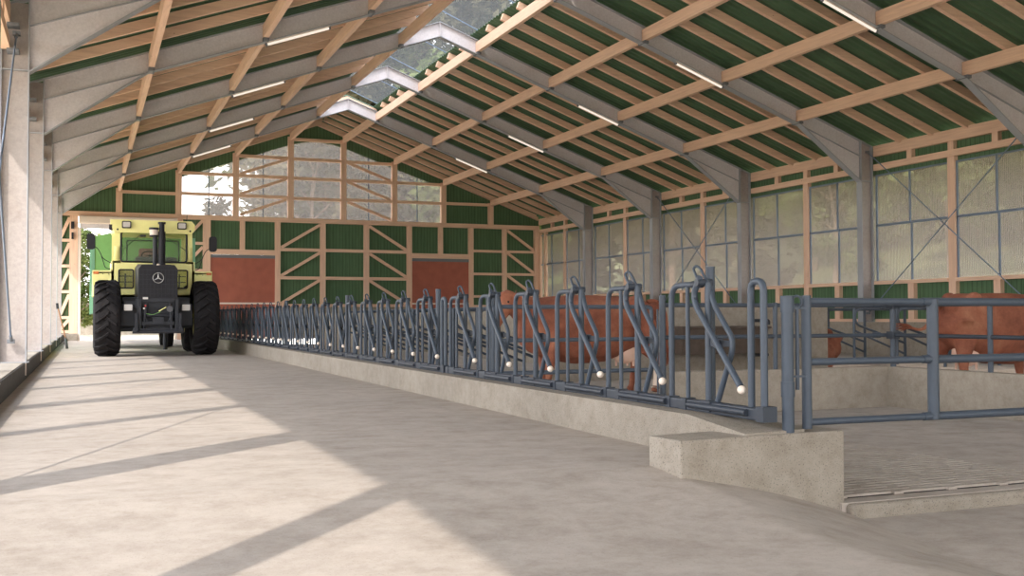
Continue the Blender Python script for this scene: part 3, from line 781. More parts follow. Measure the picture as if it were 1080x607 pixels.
# ------------------------------------------------------------------ low wall, inner railings
lw = struct('trim_2', (0, 10.3, PEN)); lw['label'] = 'low concrete upstand around the yard'
B().box((-2.95, 10.25, PEN), (.33, 10.43, .25)).build('upstand', 'wallconc', lw)
B().box((.15, 5.4, PEN), (.33, 10.25, .25)).build('upstand', 'wallconc', lw)
pt = struct('wall_partition', (1.3, 16.55, PEN)); pt['label'] = 'tall concrete partition across the pens'
B().box((-1.69, 16.45, PEN), (4.24, 16.65, 1.055)).build('slab', 'wallconc', pt)
B().box((-.1, 16.65, PEN), (.1, D - .13, 1.03)).build('slab', 'wallconc', pt)
rf = empty('pen_railing', (-1.4, 10.34, .25))
for z in (1.008, .640): B().tube([(-2.99, 10.34, z), (.2, 10.34, z)], .024, 12).build('rail', 'fence', rf)
for x in (-1.46,): B().tube([(x, 10.34, .25), (x, 10.34, 1.04)], .028, 12).build('post', 'fence', rf)
for z in (1.008, .64): B().tube([(-.0, 10.34, z), (.1, 10.34, z)], .034, 12).build('sleeve', 'fence', rf)
tag(rf, 'two-rail blue-grey railing on the low wall facing the drinking trough', 'railing')
rf = empty('pen_railing', (.22, 8, .25))
for z in (1.008, .640): B().tube([(.24, 10.3, z), (.24, 5.4, z)], .024, 12).build('rail', 'fencedark', rf)
for y in (10.26, 8.75, 7.2, 5.7): B().tube([(.24, y, .25), (.24, y, 1.04)], .030 if y < 10 else .036, 12).build('post', 'fence', rf)
for z in (1.008, .64): B().box((.19, 10.20, z - .045), (.29, 10.32, z + .045)).build('clamp', 'fencedark', rf)
tag(rf, 'two-rail blue-grey railing running back from the corner post in front of the red cow', 'railing')
o = B().tube([(-3.02, 10.3, PEN), (-3.02, 10.3, 1.12)], .038, 14).build('hinge_post', 'fence'); tag(o, 'stout round post between the swing gate and the low wall', 'post')
g = empty('swing_gate', (-4.2, 10.25, PEN + .3))
X0, X1 = -5.08, -3.19
B().tube([(X0, 10.25, .285), (X0, 10.25, .985), (X1, 10.25, .985), (X1, 10.25, .285), (X0, 10.25, .285)], .023, 12, bend=.05).build('frame', 'fence', g)
B().tube([(X0, 10.25, .63), (X1, 10.25, .63)], .022, 12).build('rail', 'fence', g)
B().tube([(-3.10, 10.27, -.05), (-3.10, 10.27, .96)], .012, 8).build('drop_rod', 'fence', g)
tag(g, 'blue-grey tubular swing gate in front of the standing red cow', 'gate')
o = B().tube([(-5.02, 10.45, PEN), (-5.02, 10.45, 1.17)], .036, 14).build('hinge_post', 'fence'); tag(o, 'tall round post where the swing gate meets the feed fence', 'post')

# drinking trough on the partition
t = empty('water_trough', (1.6, 16.0, .17))
b = B(); b.prism([(15.95, .66), (16.0, .20), (16.36, .20), (16.44, .66)], 0, .70, 2.50); b.build('tank', 'troughm', t)
B().rbox((.66, 15.90, .655), (2.54, 16.45, .70), .01, axis=0).build('rim', 'troughm', t)
B().tube([(2.25, 16.1, .70), (2.25, 16.1, .80), (2.62, 16.1, .80), (2.62, 16.1, .72)], .03, 10, bend=.03).build('float_guard', 'darkmetal', t)
B().tube([(2.2, 16.1, .17), (2.6, 16.1, .17)], .03, 10).build('drain_pipe', 'darkmetal', t)
tag(t, 'long dark brown water trough fixed to the concrete partition', 'water trough')

# cubicles
def make_divider(xa, y):
    r = empty('cubicle_divider', (xa, y, PEN)); z = 1.02
    B().tube([(xa + 1.35, y, z), (xa, y, z), (xa, y, z - .32), (xa + 1.35, y, z - .74)], .026, 10, bend=.17, k=6).build('loop', 'fence', r)
    B().tube([(xa - .02, y, z - .46), (xa + 1.35, y, z - .98)], .024, 10).build('lower_bar', 'fence', r)
    B().tube([(xa - .03, y, PEN), (xa - .03, y, z + .02)], .03, 10).build('post', 'fence', r)
    B().tube([(xa + 1.38, y, PEN), (xa + 1.38, y, z + .05)], .032, 10).build('post', 'fence', r)
    return r
dv = None
for xa, n0, n1, where in ((-2.72, 0, 9, 'in the row behind the standing cow'), (6.5, -1, 7, 'in the row along the windows')):
    for k_ in range(n0, n1):
        y = 17.03 + 1.3 * k_
        if dv is None: dv = make_divider(xa, y); o = dv
        else: o = copy_tree(dv, None, (xa, y, PEN))
        tag(o, 'blue-grey looped cubicle divider %s, %s from the partition end' % (where, ORD[k_ - n0]), 'cubicle divider', 'cubicle dividers of the cow beds')
    o = B().tube([(xa + .75, 15.0 if xa > 0 else 16.9, 1.05), (xa + .75, 17.03 + 1.3 * n1, 1.05)], .022, 10).build('neck_rail', 'fence')
    tag(o, 'long blue-grey neck rail over the cubicle dividers %s' % where, 'rail')
lb = struct('floor.003', (6, 25, PEN)); lb['label'] = 'raised cow lying beds'
B().box((6.4, 14.5, PEN), (10.2, 30, PEN + .12)).build('bed', 'penfloor', lb)
B().box((-2.75, 16.9, PEN), (-.11, 30, PEN + .12)).build('bed', 'penfloor', lb)

# ------------------------------------------------------------------ shovel
r = empty('shovel', (-9.55, 32.2, 0))
B().tube([(-9.58, 32.2, .30), (-9.80, 32.35, 1.22)], .02, 8).build('shaft', 'brownw', r)
B().tube([(-9.795, 32.34, 1.14), (-9.815, 32.36, 1.30)], .035, 8).build('grip', 'black', r)
b = B(); b.loft([[(-9.60, 32.15, .34), (-9.57, 32.25, .34), (-9.575, 32.25, .335), (-9.605, 32.15, .335)],
                 [(-9.60, 32.10, .28), (-9.55, 32.30, .28), (-9.56, 32.31, .27), (-9.61, 32.11, .27)],
                 [(-9.56, 32.12, .02), (-9.50, 32.30, .02), (-9.51, 32.31, .01), (-9.57, 32.13, .01)]]); b.build('blade', 'galvdark', r)
tag(r, 'long-handled shovel leaning against the kerb side by the drive alley', 'shovel')

# ------------------------------------------------------------------ tractor
TX, TYF = -7.535, 25.9          # centre line, front axle
tr = empty('tractor', (TX, TYF + 1.2, 0))
R = .88
def make_wheel(cx, cy):
    b = B(); w = .285
    prof = [(.50, -w * .82), (.60, -w), (.74, -w * 1.0), (.80, -w * .90), (.825, -w * .55), (.832, 0), (.825, w * .55), (.80, w * .90), (.74, w), (.60, w), (.50, w * .82)]
    b.lathe(prof, (cx, cy, R), 'X', 40)
    nl = 22
    for i in range(nl):
        for sd in (-1, 1):
            a0 = 2 * math.pi * (i + (.5 if sd > 0 else 0)) / nl; pts = []
            for t in (0, .35, .7, 1.0):
                a = a0 + t * .26; x = cx + sd * (-.02 + t * (w * 1.0 + .0)); rr = .855 if t < .9 else .80
                pts.append((x, a, rr))
            for (x1, a1, r1), (x2, a2, r2) in zip(pts[:-1], pts[1:]):
                th = .036
                vs = []
                for (x, a, rr) in ((x1, a1, r1), (x2, a2, r2)):
                    for da, q in ((-th, rr + .02), (th, rr + .02), (th * 1.3, rr - .05), (-th * 1.3, rr - .05)):
                        vs.append((x, cy - math.sin(a + da) * q, R + math.cos(a + da) * q))
                b.add(vs, [(0, 1, 2, 3), (7, 6, 5, 4), (0, 4, 5, 1), (1, 5, 6, 2), (2, 6, 7, 3), (3, 7, 4, 0)])
    ty = b.build('tyre', 'tyre', tr)
    s = 1 if cx > TX else -1
    rb = B(); rb.lathe([(.02, -s * .02), (.02, -s * .05), (.36, -s * .05), (.44, -s * .16), (.52, -s * .24), (.52, s * .24), (.50, s * .24), (.46, s * .12), (.36, s * .0), (.02, s * .02)], (cx, cy, R), 'X', 28)
    rb.build('rim', 'yellow', ty)
for cx in (-8.60, -6.44):
    for cy in (TYF, TYF + 2.45): make_wheel(cx, cy)
# chassis and axles
b = B(); b.box((TX - .34, TYF - .75, .62), (TX + .34, TYF + 3.3, 1.12)); b.build('chassis', 'darkmetal', tr)
b = B(); b.box((TX - .92, TYF + .98, .70), (TX + .92, TYF + 2.0, 1.37)); b.box((TX - .74, TYF - .2, .95), (TX + .74, TYF + .6, 1.36)); b.build('tank', 'darkmetal', tr)
for cy in (TYF, TYF + 2.45):
    b = B(); b.tube([(-8.35, cy, R - .12), (-6.7, cy, R - .12)], .13, 14); b.ball((TX, cy, R - .1), .26, sq=(1.1, .9, .9)); b.build('axle', 'darkmetal', tr)
# bonnet
YH = TYF - .85
b = B()
for_r = [(TX - .425, 1.30), (TX + .425, 1.30), (TX + .425, 1.98), (TX + .36, 2.07), (TX - .36, 2.07), (TX - .425, 1.98)]
b.loft([[(x, YH, z) for x, z in for_r], [(TX + (x - TX) * 1.0, YH + .05, z + .015) for x, z in for_r], [(TX + (x - TX) * 1.02, TYF + .75, z + .10 if z > 1.4 else z) for x, z in for_r]])
hd = b.build('bonnet', 'black', tr)
for p in hd.data.polygons: p.use_smooth = False
gb = B()
for i in range(11): gb.box((TX - .40 + .08 * i - .004, YH - .012, 1.36), (TX - .40 + .08 * i + .004, YH + .0, 1.98))
for i in range(6): gb.box((TX - .40, YH - .012, 1.42 + .11 * i - .004), (TX + .40, YH, 1.42 + .11 * i + .004))
gb.build('grille', 'darkmetal', hd)
em = B(); ec = V((TX - .0, YH - .02, 1.785)); er = .115
em.tube([(ec.x + er * math.cos(2 * math.pi * i / 28), ec.y, ec.z + er * math.sin(2 * math.pi * i / 28)) for i in range(29)], .0075, 6, caps=False)
for i in range(3):
    a = math.pi / 2 + i * 2 * math.pi / 3; d = V((math.cos(a), 0, math.sin(a))); n_ = V((-math.sin(a), 0, math.cos(a)))
    em.add([ec + V((0, -.012, 0)), ec + d * er + V((0, .0, 0)), ec + n_ * .018 + d * .01, ec - n_ * .018 + d * .01, ec + V((0, .006, 0))], [(0, 2, 1), (0, 1, 3), (4, 1, 2), (4, 3, 1)])
em.build('star_emblem', 'silver', hd)
B().ball((TX, YH + .03, 2.085), .035, sq=(1, 1, .7)).build('bonnet_lamp', 'white', hd)
b = B(); b.box((TX - .46, YH + .04, 1.10), (TX + .46, TYF + .7, 1.34)); b.box((TX - .70, YH + .25, 1.12), (TX + .70, YH + .45, 1.26)); b.box((TX - .78, YH + .35, .70), (TX - .42, YH + .9, 1.20)); b.box((TX + .42, YH + .35, .70), (TX + .78, YH + .9, 1.20)); b.build('front_frame', 'darkmetal', tr)
# front linkage
b = B()
for s in (-1, 1):
    b.box((TX + s * .40 - .035, YH - .10, .55), (TX + s * .40 + .035, YH + .12, 1.30))
    b.box((TX + s * .47 - .03, YH - .18, .54), (TX + s * .47 + .03, YH + .05, .98))
    b.tube([(TX + s * .30, YH - .02, .62), (TX + s * .26, YH - .05, 1.2)], .035, 8)
    b.tube([(TX + s * .48, YH - .25, .62), (TX + s * .48, YH + .3, .62)], .05, 10)
    b.tube([(TX + s * .33, YH - .05, 1.0), (TX + s * .20, YH - .03, .75)], .022, 8)
b.box((TX - .47, YH - .14, .53), (TX + .47, YH - .02, .64)); b.tube([(TX - .55, YH - .16, .57), (TX + .55, YH - .16, .57)], .045, 10)
b.box((TX - .35, YH - .06, .72), (TX + .35, YH + .06, .80)); b.box((TX - .12, YH - .10, .74), (TX + .12, YH + .0, .90)); b.box((TX - .36, YH - .04, 1.24), (TX + .36, YH + .1, 1.32))
b.tube([(TX - .28, YH - .02, .93), (TX + .28, YH - .02, .93)], .03, 8)
b.build('front_linkage', 'darkmetal', tr)
B().tube([(TX + .02, YH - .06, 1.03), (TX + .10, YH - .10, 1.08), (TX + .17, YH - .08, 1.12)], .012, 6).build('yellow_lever', 'yellow', tr)
B().tube([(TX - .3, YH - .05, .98), (TX - .1, YH - .1, .95), (TX + .05, YH - .07, 1.02)], .006, 6, bend=.05).build('hose', 'green', tr)
B().ball((TX - .27, YH - .06, 1.15), .03).build('coupling', 'redcap', tr); B().ball((TX - .30, YH - .06, 1.09), .028).build('coupling', 'chrome', tr)
B().tube([(TX + .25, YH - .04, 1.08), (TX + .25, YH - .09, 1.08)], .07, 14).build('coupling_ring', 'grey', tr)
B().box((TX - .33, YH - .06, 1.30), (TX - .22, YH - .03, 1.345)).build('plate', 'chrome', tr)
# headlamps
for s in (-1, 1):
    h = B().rbox((TX + s * .63 - .105, YH + .2, 1.03), (TX + s * .63 + .105, YH + .34, 1.20), .02, axis=1).build('headlamp', 'black', tr)
    b = B(); b.rbox((TX + s * .63 - .088, YH + .185, 1.045), (TX + s * .63 + .088, YH + .2, 1.185), .015, axis=1); b.build('lens', 'chrome', h)
# cab
YC = TYF + .95; YCB = YC + 1.55; zc0, zr0, zr1 = 1.38, 2.93, 3.24
cab = B()
wb0, wt0 = .93, .90     # half widths, bottom and top
def cabx(z): return wb0 + (wt0 - wb0) * (z - 1.4) / 1.6
for s in (-1, 1):
    for y in (YC, YCB):
        e = 1 if y == YC else -1
        ring = lambda z, w: [(TX + s * cabx(z), y, z), (TX + s * (cabx(z) - w), y, z), (TX + s * (cabx(z) - w), y + e * .09, z), (TX + s * cabx(z), y + e * .09, z)]
        cab.loft([ring(2.20, .17), ring(2.6, .155), ring(2.97, .13)])
        cab.smooth[-6:] = [False] * 6
    cab.box((TX + s * .93 - .03, YC, 1.40), (TX + s * .93 + .03, YCB, 2.25))
    cab.box((TX + s * .91 - .03, YC + .7, 2.2), (TX + s * .91 + .03, YC + .78, 2.95))
# front lower panel with two window cut-outs
fx = [-.93, -.80, -.43, .43, .80, .93]
cab.box((TX - .93, YC, 2.05), (TX + .93, YC + .06, 2.25))
cab.box((TX - .93, YC, 1.38), (TX - .80, YC + .06, 2.05)); cab.box((TX + .80, YC, 1.38), (TX + .93, YC + .06, 2.05))
cab.box((TX - .80, YC, 1.38), (TX + .80, YC + .06, 1.60)); cab.box((TX - .43, YC, 1.6), (TX + .43, YC + .06, 2.05))
cab.box((TX - .93, YCB - .05, 1.38), (TX + .93, YCB, 2.20))
cab.box((TX - .93, YC, 1.38), (TX + .93, YCB, 1.44))
co = cab.build('cab', 'yellow', tr)
rf_ = B(); rr_ = [(TX - .88, 2.93), (TX + .88, 2.93), (TX + .95, 3.02), (TX + .95, 3.16), (TX + .88, 3.24), (TX - .88, 3.24), (TX - .95, 3.16), (TX - .95, 3.02)]
rf_.loft([[(x, YC - .12, z) for x, z in rr_], [(x, YCB + .05, z) for x, z in rr_]]); rf_.box((TX - .99, YC - .14, 3.12), (TX - .86, YC + .2, 3.235)); ro = rf_.build('cab_roof', 'yellow', tr)
for p in ro.data.polygons: p.use_smooth = False
def gasket(x0, x1, z0, z1, y, w=.02, r=.06, name='window_seal', par=co):
    cs = [(x1 - r, z1 - r, 0), (x0 + r, z1 - r, 90), (x0 + r, z0 + r, 180), (x1 - r, z0 + r, 270)]; pts = []
    for cx, cz, a0 in cs:
        for k_ in range(5): t = math.radians(a0 + 90 * k_ / 4); pts.append((cx + r * math.cos(t), y, cz + r * math.sin(t)))
    pts.append(pts[0]); B().tube(pts, w, 6, caps=False).build(name, 'black', par)
gasket(TX - .745, TX + .765, 2.235, 2.95, YC - .015, .022)
gl = B().box((TX - .74, YC + .0, 2.24), (TX + .76, YC + .008, 2.95)).build('windscreen', 'glass', co)
B().box((TX - .74, YCB - .01, 2.22), (TX + .74, YCB, 2.93)).build('rear_window', 'glass', co)
gasket(TX - .56, TX + .70, 2.30, 2.86, YCB - .03, .016, name='rear_seal')
for s in (-1, 1):
    x0, x1 = sorted((TX + s * .46, TX + s * .79)); gasket(x0, x1, 1.60, 2.04, YC - .008, .018, .04)
    B().box((x0, YC + .01, 1.6), (x1, YC + .016, 2.04)).build('lower_window', 'glass', co)
    for q in (.30, .62): B().tube([(x0 + .02, YC + .2, 1.62 + q * .44), (x1 - .02, YC + .2, 1.62 + q * .44)], .012, 6).build('lever_rod', 'grey', co)
    B().tube([(x0 + .15, YC + .12, 1.6), (x0 + .15, YC + .12, 1.95)], .018, 6).build('lever_rod', 'grey', co)
# interior
B().rbox((TX - .30, YC + .9, 2.2), (TX + .22, YC + 1.05, 2.62), .06, axis=1).build('seat_back', 'seat', co)
B().rbox((TX - .32, YC + .6, 1.75), (TX + .24, YC + 1.0, 1.98), .04, axis=1).build('seat_cushion', 'seat', co)
B().rbox((TX - .42, YC + .12, 1.9), (TX + .55, YC + .32, 2.37), .05, axis=1).build('dashboard', 'grey', co)
st = [(TX - .07 + .19 * math.cos(t), YC + .42 - .05 * math.sin(t), 2.42 + .10 * math.sin(t)) for t in [2 * math.pi * i / 20 for i in range(21)]]
b = B(); b.tube(st, .013, 6, caps=False); b.tube([(TX - .07, YC + .42, 2.42), (TX - .07, YC + .3, 2.3)], .03, 8); b.tube([st[0], st[10]], .012, 6); b.build('steering_wheel', 'black', co)
B().tube([(TX - .70, YC - .03, 2.53), (TX - .34, YC - .03, 2.86), (TX - .26, YC - .03, 2.87)], .009, 6).build('wiper', 'black', co)
B().rbox((TX - .32, YC - .05, 2.845), (TX - .18, YC + .0, 2.89), .015, axis=1).build('wiper_motor', 'darkmetal', co)
B().tube([(TX + .36, YC - .03, 2.80), (TX + .74, YC - .03, 2.53)], .009, 6).build('wiper', 'black', co)
# work lamps, mirrors, antenna
for x, z in ((TX - .63, 3.115), (TX + .64, 3.12)):
    h = B().rbox((x - .105, YC - .20, z - .085), (x + .105, YC - .10, z + .085), .03, axis=1).build('work_lamp', 'black', tr)
    B().rbox((x - .082, YC - .212, z - .062), (x + .082, YC - .20, z + .062), .02, axis=1).build('lens', 'chrome', h)
for x in (TX - .83, TX + .84): B().ball((x, YC - .13, 3.0), .022).build('roof_bolt', 'black', tr)
b = B(); b.box((TX - 1.02, YC - .06, 2.98), (TX - .94, YC + .02, 3.12)); b.build('hinge_bracket', 'black', tr)
for s in (-1, 1):
    x = TX + s * 1.42 - (.0 if s < 0 else .03); z = 2.70
    m_ = B().rbox((x - .095, YC - .06, z - .19), (x + .095, YC - .0, z + .19), .07, seg=4, axis=1).build('mirror', 'black', tr)
    B().tube([(x - s * .05, YC, z - .10), (x - s * .16, YC + .02, z - .16), (x - s * .27, YC + .02, z - .40), (TX + s * .94, YC + .03, z - .52)], .010, 6, bend=.06).build('mirror_arm', 'black', m_)
    B().tube([(x - s * .22, YC + .02, z - .28), (x - s * .32, YC + .02, z - .62), (TX + s * .95, YC + .03, z - .66)], .010, 6, bend=.05).build('mirror_arm', 'black', m_)
B().tube([(TX + .78, YC + .2, 3.23), (TX + .79, YC + .2, 3.42)], .007, 6).build('antenna', 'black', tr)
# exhaust and intake
ex = B(); exx = TX + .13; ye = TYF + .55
ex.tube([(exx + .03, ye, 2.05), (exx + .03, ye, 2.95)], .085, 16); ex.tube([(exx + .03, ye, 2.9), (exx + .03, ye, 3.15)], .062, 14); ex.tube([(exx + .03, ye, 3.13), (exx + .03, ye, 3.18)], .09, 14); ex.build('exhaust', 'black', tr)
b = B(); b.tube([(exx - .12, ye, 2.05), (exx - .12, ye, 2.82)], .055, 14); b.build('air_intake', 'darkmetal', tr)
p_ = B().tube([(exx - .15, ye, 2.86), (exx - .15, ye, 2.99)], .10, 16).build('precleaner', 'white', tr)
B().tube([(exx - .15, ye, 2.99), (exx - .15, ye, 3.04)], .115, 16).build('lid', 'black', p_); B().tube([(exx - .15, ye, 2.82), (exx - .15, ye, 2.86)], .10, 16, taper=.10).build('lid', 'black', p_)
# mudguards
for s in (-1, 1):
    b = B(); xa, xb = sorted((TX + s * .93, TX + s * 1.38))
    b.box((xa, YC, 1.95), (xb, YCB + .75, 2.02)); b.box((xa, YC, 1.70), (xb, YC + .04, 1.98)); b.box((xa, YC + .04, 1.40), (TX + s * .93 + .02 * s + .01, YCB, 1.97)) if s < 0 else None
    o = b.build('mudguard', 'yellow', tr)
    B().box((TX + s * 1.30 - .06, YC - .015, 1.93), (TX + s * 1.30 + .06, YC + .005, 1.99)).build('indicator', 'orange', o)
    for dx in (.22, .35): B().ball((TX + s * (.80 + dx), YC - .004, 1.93), .009).build('screw', 'black', o)
tag(tr, 'pale yellow tractor with black bonnet and large lugged tyres parked in the drive alley', 'tractor')

# ------------------------------------------------------------------ trailer behind the tractor
tl = empty('farm_trailer', (-7.55, 33.4, 0)); ya, yb = 31.0, 37.0
b = B(); poly = [(-8.90, 1.0), (-6.20, 1.0), (-6.20, 3.14), (-6.32, 3.22), (-7.55, 3.34), (-8.78, 3.22), (-8.90, 3.14)]
b.prism([(-8.80, 1.0), (-6.30, 1.0), (-6.24, 3.12), (-6.9, 3.30), (-8.2, 3.30), (-8.86, 3.12)], 1, ya, ya + .06)
b.box((-8.80, ya, .98), (-6.30, yb, 1.06)); b.box((-8.8, yb - .06, 1.0), (-6.3, yb, 3.1)); b.build('body', 'green', tl)
for s, x0, x1 in ((-1, -8.92, -8.84), (1, -6.26, -6.18)):
    o = B().box((x0, ya - .02, 1.0), (x1, yb, 3.14)).build('side_board', 'greenpale', tl)
    rb = B()
    for i in range(8): yy = ya + .3 + i * .78; rb.box((x0 - .03 if s < 0 else x1, yy, 1.0), (x0 if s < 0 else x1 + .03, yy + .08, 3.1))
    rb.build('rib', 'greenpale', o)
b = B(); b.beam((-7.95, 29.6, .72), (-7.95, yb - .1, .85), .12, .16); b.beam((-7.15, 29.6, .72), (-7.15, yb - .1, .85), .12, .16); b.box((-8.3, ya + .1, .60), (-6.8, ya + .3, .95)); b.beam((-7.55, 29.1, .68), (-7.55, 30.2, .70), .3, .12); b.build('chassis', 'green', tl)
for x in (-8.55, -6.75):
    for y in (33.3, 34.7):
        w_ = B().lathe([(.28, -.13), (.44, -.15), (.52, -.13), (.54, 0), (.52, .13), (.44, .15), (.28, .13)], (x, y, .54), 'X', 26).build('tyre', 'tyre', tl)
        B().lathe([(.03, -.05), (.28, -.08), (.28, .08), (.03, .05)], (x, y, .54), 'X', 18).build('rim', 'green', w_)
b = B(); b.tube([(-6.75 - .0, 33.3, .54), (-8.55, 33.3, .54)], .07, 10); b.tube([(-6.75, 34.7, .54), (-8.55, 34.7, .54)], .07, 10); b.box((-8.2, 33.2, .5), (-8.0, 34.8, .9)); b.box((-7.2, 33.2, .5), (-7.0, 34.8, .9)); b.build('axle', 'darkmetal', tl)
B().tube([(-7.0, 30.6, .0), (-7.0, 30.6, .8)], .06, 10).build('jack_stand', 'darkmetal', tl)
tag(tl, 'tall green farm trailer hitched up behind the yellow tractor', 'trailer')

# ------------------------------------------------------------------ cows
def ring(c, d, ry, rz, n=14, up=V((0, 0, 1)), sq=1.0):
    d, s, u = frame_of(V(d), up); c = V(c); out = []
    for j in range(n):
        t = 2 * math.pi * j / n; ct, st_ = math.cos(t), math.sin(t)
        out.append(c + s * (abs(ct) ** sq * (1 if ct > 0 else -1) * ry) + u * (abs(st_) ** sq * (1 if st_ > 0 else -1) * rz))
    return out
def chain(b, pts, n=14):
    """pts: (center, ry, rz)"""
    rs = []
    for i, (c, ry, rz) in enumerate(pts):
        a = V(pts[max(0, i - 1)][0]); e = V(pts[min(len(pts) - 1, i + 1)][0]); rs.append(ring(c, e - a, ry, rz, n))
    b.loft(rs)
def make_cow(loc, rot, lab, pose='stand', tail='hang', head_turn=0.0, gap=0.0):
    """local axes: +x towards the head, z up; hooves at z=0"""
    r = empty('cow', (0, 0, 0)); body = B()
    lift = 0 if pose == 'stand' else -.50
    H = 1.46
    Z = lambda z: z + lift
    # trunk with pelvis, deep barrel, chest
    chain(body, [((-1.00, 0, Z(1.16)), .10, .13), ((-.94, 0, Z(1.12)), .20, .26), ((-.78, 0, Z(1.08)), .27, .36), ((-.50, 0, Z(1.01)), .31, .43), ((-.15, 0, Z(.945)), .35, .50),
                 ((.25, 0, Z(.935)), .36, .51), ((.60, 0, Z(.96)), .31, .47), ((.85, 0, Z(1.00)), .25, .40), ((1.02, 0, Z(1.02)), .17, .30), ((1.10, 0, Z(1.02)), .10, .2)])
    # hip bones
    for s in (-1, 1): body.ball((-.62, s * .20, Z(1.33)), .11, 10, 8); body.ball((-.95, s * .12, Z(1.24)), .09, 10, 8)
    ht = head_turn
    nx = [((.70, 0, Z(1.10)), .17, .30), ((.92, .0 + ht * .1, Z(1.16)), .14, .25), ((1.08, ht * .2, Z(1.26)), .115, .20), ((1.22, ht * .3, Z(1.34)), .10, .15)]
    chain(body, nx)
    hb = V((1.24, ht * .32, Z(1.41))); hd_ = V((.26 * math.cos(ht), .26 * math.sin(ht) + .0, -.42)).normalized()
    P = lambda t: hb + hd_ * t
    chain(body, [(P(-.06), .085, .08), (P(.02), .125, .135), (P(.14), .125, .135), (P(.27), .098, .115), (P(.40), .078, .09), (P(.50), .082, .082), (P(.56), .068, .06)])
    # legs
    def leg(pts):
        chain(body, [((x, y, z), w, l) for x, y, z, w, l in pts], 12)
    for s in (-1, 1):
        y = s * .19
        if pose == 'stand':
            dx = .08 if s > 0 else -.08
            leg([(.64, y * .9, .95, .10, .17), (.66, y, .70, .08, .13), (.66 + dx * .3, y, .54, .064, .09), (.66 + dx * .6, y, .38, .06, .066), (.655 + dx * .9, y, .22, .044, .046), (.66 + dx, y, .10, .05, .054), (.68 + dx, y, .05, .06, .068), (.69 + dx, y, .0, .064, .078)])
            leg([(-.74, y * .8, 1.02, .13, .24), (-.78, y, .80, .11, .20), (-.80, y, .64, .08, .12), (-.90 - dx, y, .48, .056, .078), (-.89 - dx, y, .38, .05, .062), (-.87 - dx * 1.1, y, .22, .040, .045), (-.86 - dx * 1.1, y, .10, .046, .05), (-.84 - dx * 1.1, y, .05, .058, .065), (-.83 - dx * 1.1, y, .0, .062, .075)])
        else:
            leg([(.66, y, .50, .12, .16), (.85, y * 1.3, .26, .075, .10), (1.0, y * 1.35, .12, .06, .07), (.80, y * 1.3, .06, .05, .05), (.66, y * 1.2, .06, .05, .05)])
            leg([(-.62, y, .48, .16, .24), (-.45, y * 1.9, .24, .11, .16), (-.40, y * 2.2, .12, .08, .10), (-.62, y * 2.3, .07, .05, .06), (-.78, y * 2.2, .06, .05, .06)])
    if pose == 'stand' and tail == 'raised':
        st_ = B(); y, dx = .19, .08
        chain(st_, [((-.895 - dx, y, .40), .053, .066), ((-.87 - dx * 1.1, y, .22), .047, .052), ((-.86 - dx * 1.1, y, .10), .053, .057), ((-.84 - dx * 1.1, y, .05), .062, .069)], 14)
        st_.build('white_stocking', 'cowwhite', r)
    # ears
    en = V((-math.sin(ht), math.cos(ht), 0))
    for s in (-1, 1):
        c = P(.03) + en * s * .11 + V((-.03, 0, .03))
        chain(body, [(c, .03, .03), (c + en * s * .09 + V((0, 0, .01)), .03, .055), (c + en * s * .17 + V((0, 0, -.02)), .022, .045), (c + en * s * .22 + V((0, 0, -.045)), .01, .015)], 8)
    me_o = body.build('body', 'cow', r)
    rm = me_o.modifiers.new('remesh', 'REMESH'); rm.mode = 'VOXEL'; rm.voxel_size = .022; rm.use_smooth_shade = True
    sm = me_o.modifiers.new('smooth', 'SMOOTH'); sm.factor = .6; sm.iterations = 5
    # tail
    if tail == 'hang': tp = [(-.98, 0, Z(1.30)), (-1.10, .0, Z(1.27)), (-1.16, .02, Z(1.05)), (-1.17, .03, Z(.75)), (-1.16, .04, Z(.55))]
    elif tail == 'tucked': tp = [(-.95, 0, Z(1.15)), (-1.05, -.04, Z(.95)), (-1.02, -.16, Z(.62)), (-.80, -.34, Z(.50))]
    elif tail == 'raised': tp = [(-.92, 0, Z(1.34)), (-1.06, .0, Z(1.36)), (-1.20, .02, Z(1.22)), (-1.23, .04, Z(.95)), (-1.20, .06, Z(.70))]
    else: tp = [(-.95, 0, Z(1.30)), (-1.10, .0, Z(1.22)), (-1.20, .0, Z(1.02)), (-1.35, .0, Z(.92)), (-1.52, .0, Z(.96))]
    b = B(); b.tube(tp, .034, 10, bend=.12, taper=.018)
    b.build('tail', 'cow', r)
    e = V(tp[-1]); dd = (V(tp[-1]) - V(tp[-2])).normalized(); b = B()
    for i in range(26):
        off = V((random.uniform(-.04, .04), random.uniform(-.04, .04), random.uniform(-.03, .03)))
        b.tube([e - dd * .03, e + dd * .10 + off, e + dd * random.uniform(.18, .28) + off * 1.5 + V((0, 0, -.04))], .009, 5, bend=.05, taper=.003)
    b.build('tail_tuft', 'tuft', r)
    for s in (-1, 1):
        B().ball(P(.14) + en * s * .112 + V((.03, 0, .035)), .017, 10, 8).build('eye', 'eye', r)
        c = P(-.03) + en * s * .075; B().tube([c, c + en * s * .05 + V((0, 0, .02)), c + en * s * .07 + V((.02, 0, .05))], .018, 8, bend=.03, taper=.006).build('horn', 'horn', r)
    mz = B(); mz.ball(P(.52) + V((0.0, 0, -.0)), .083, 14, 10, sq=(.85, 1.0, .8)); mz.build('muzzle', 'cowwhite', r)
    if pose == 'stand':
        u = B(); u.ball((-.55, 0, .60), .19, 14, 10, sq=(1.15, .8, .95))
        for ax in (-.64, -.46):
            for s in (-1, 1): u.tube([(ax, s * .08, .50), (ax, s * .085, .385)], .022, 8, taper=.014)
        u.build('udder', 'udder', r)
        for (x, y) in ((.9, .19), (.70, -.19), (-.94, .19), (-.72, -.19)):
            pass
    r.location = loc; r.rotation_euler = (0, 0, rot); r.scale = (1.08, 1, 1); tag(r, lab, 'cow', 'reddish brown cows')
    return r
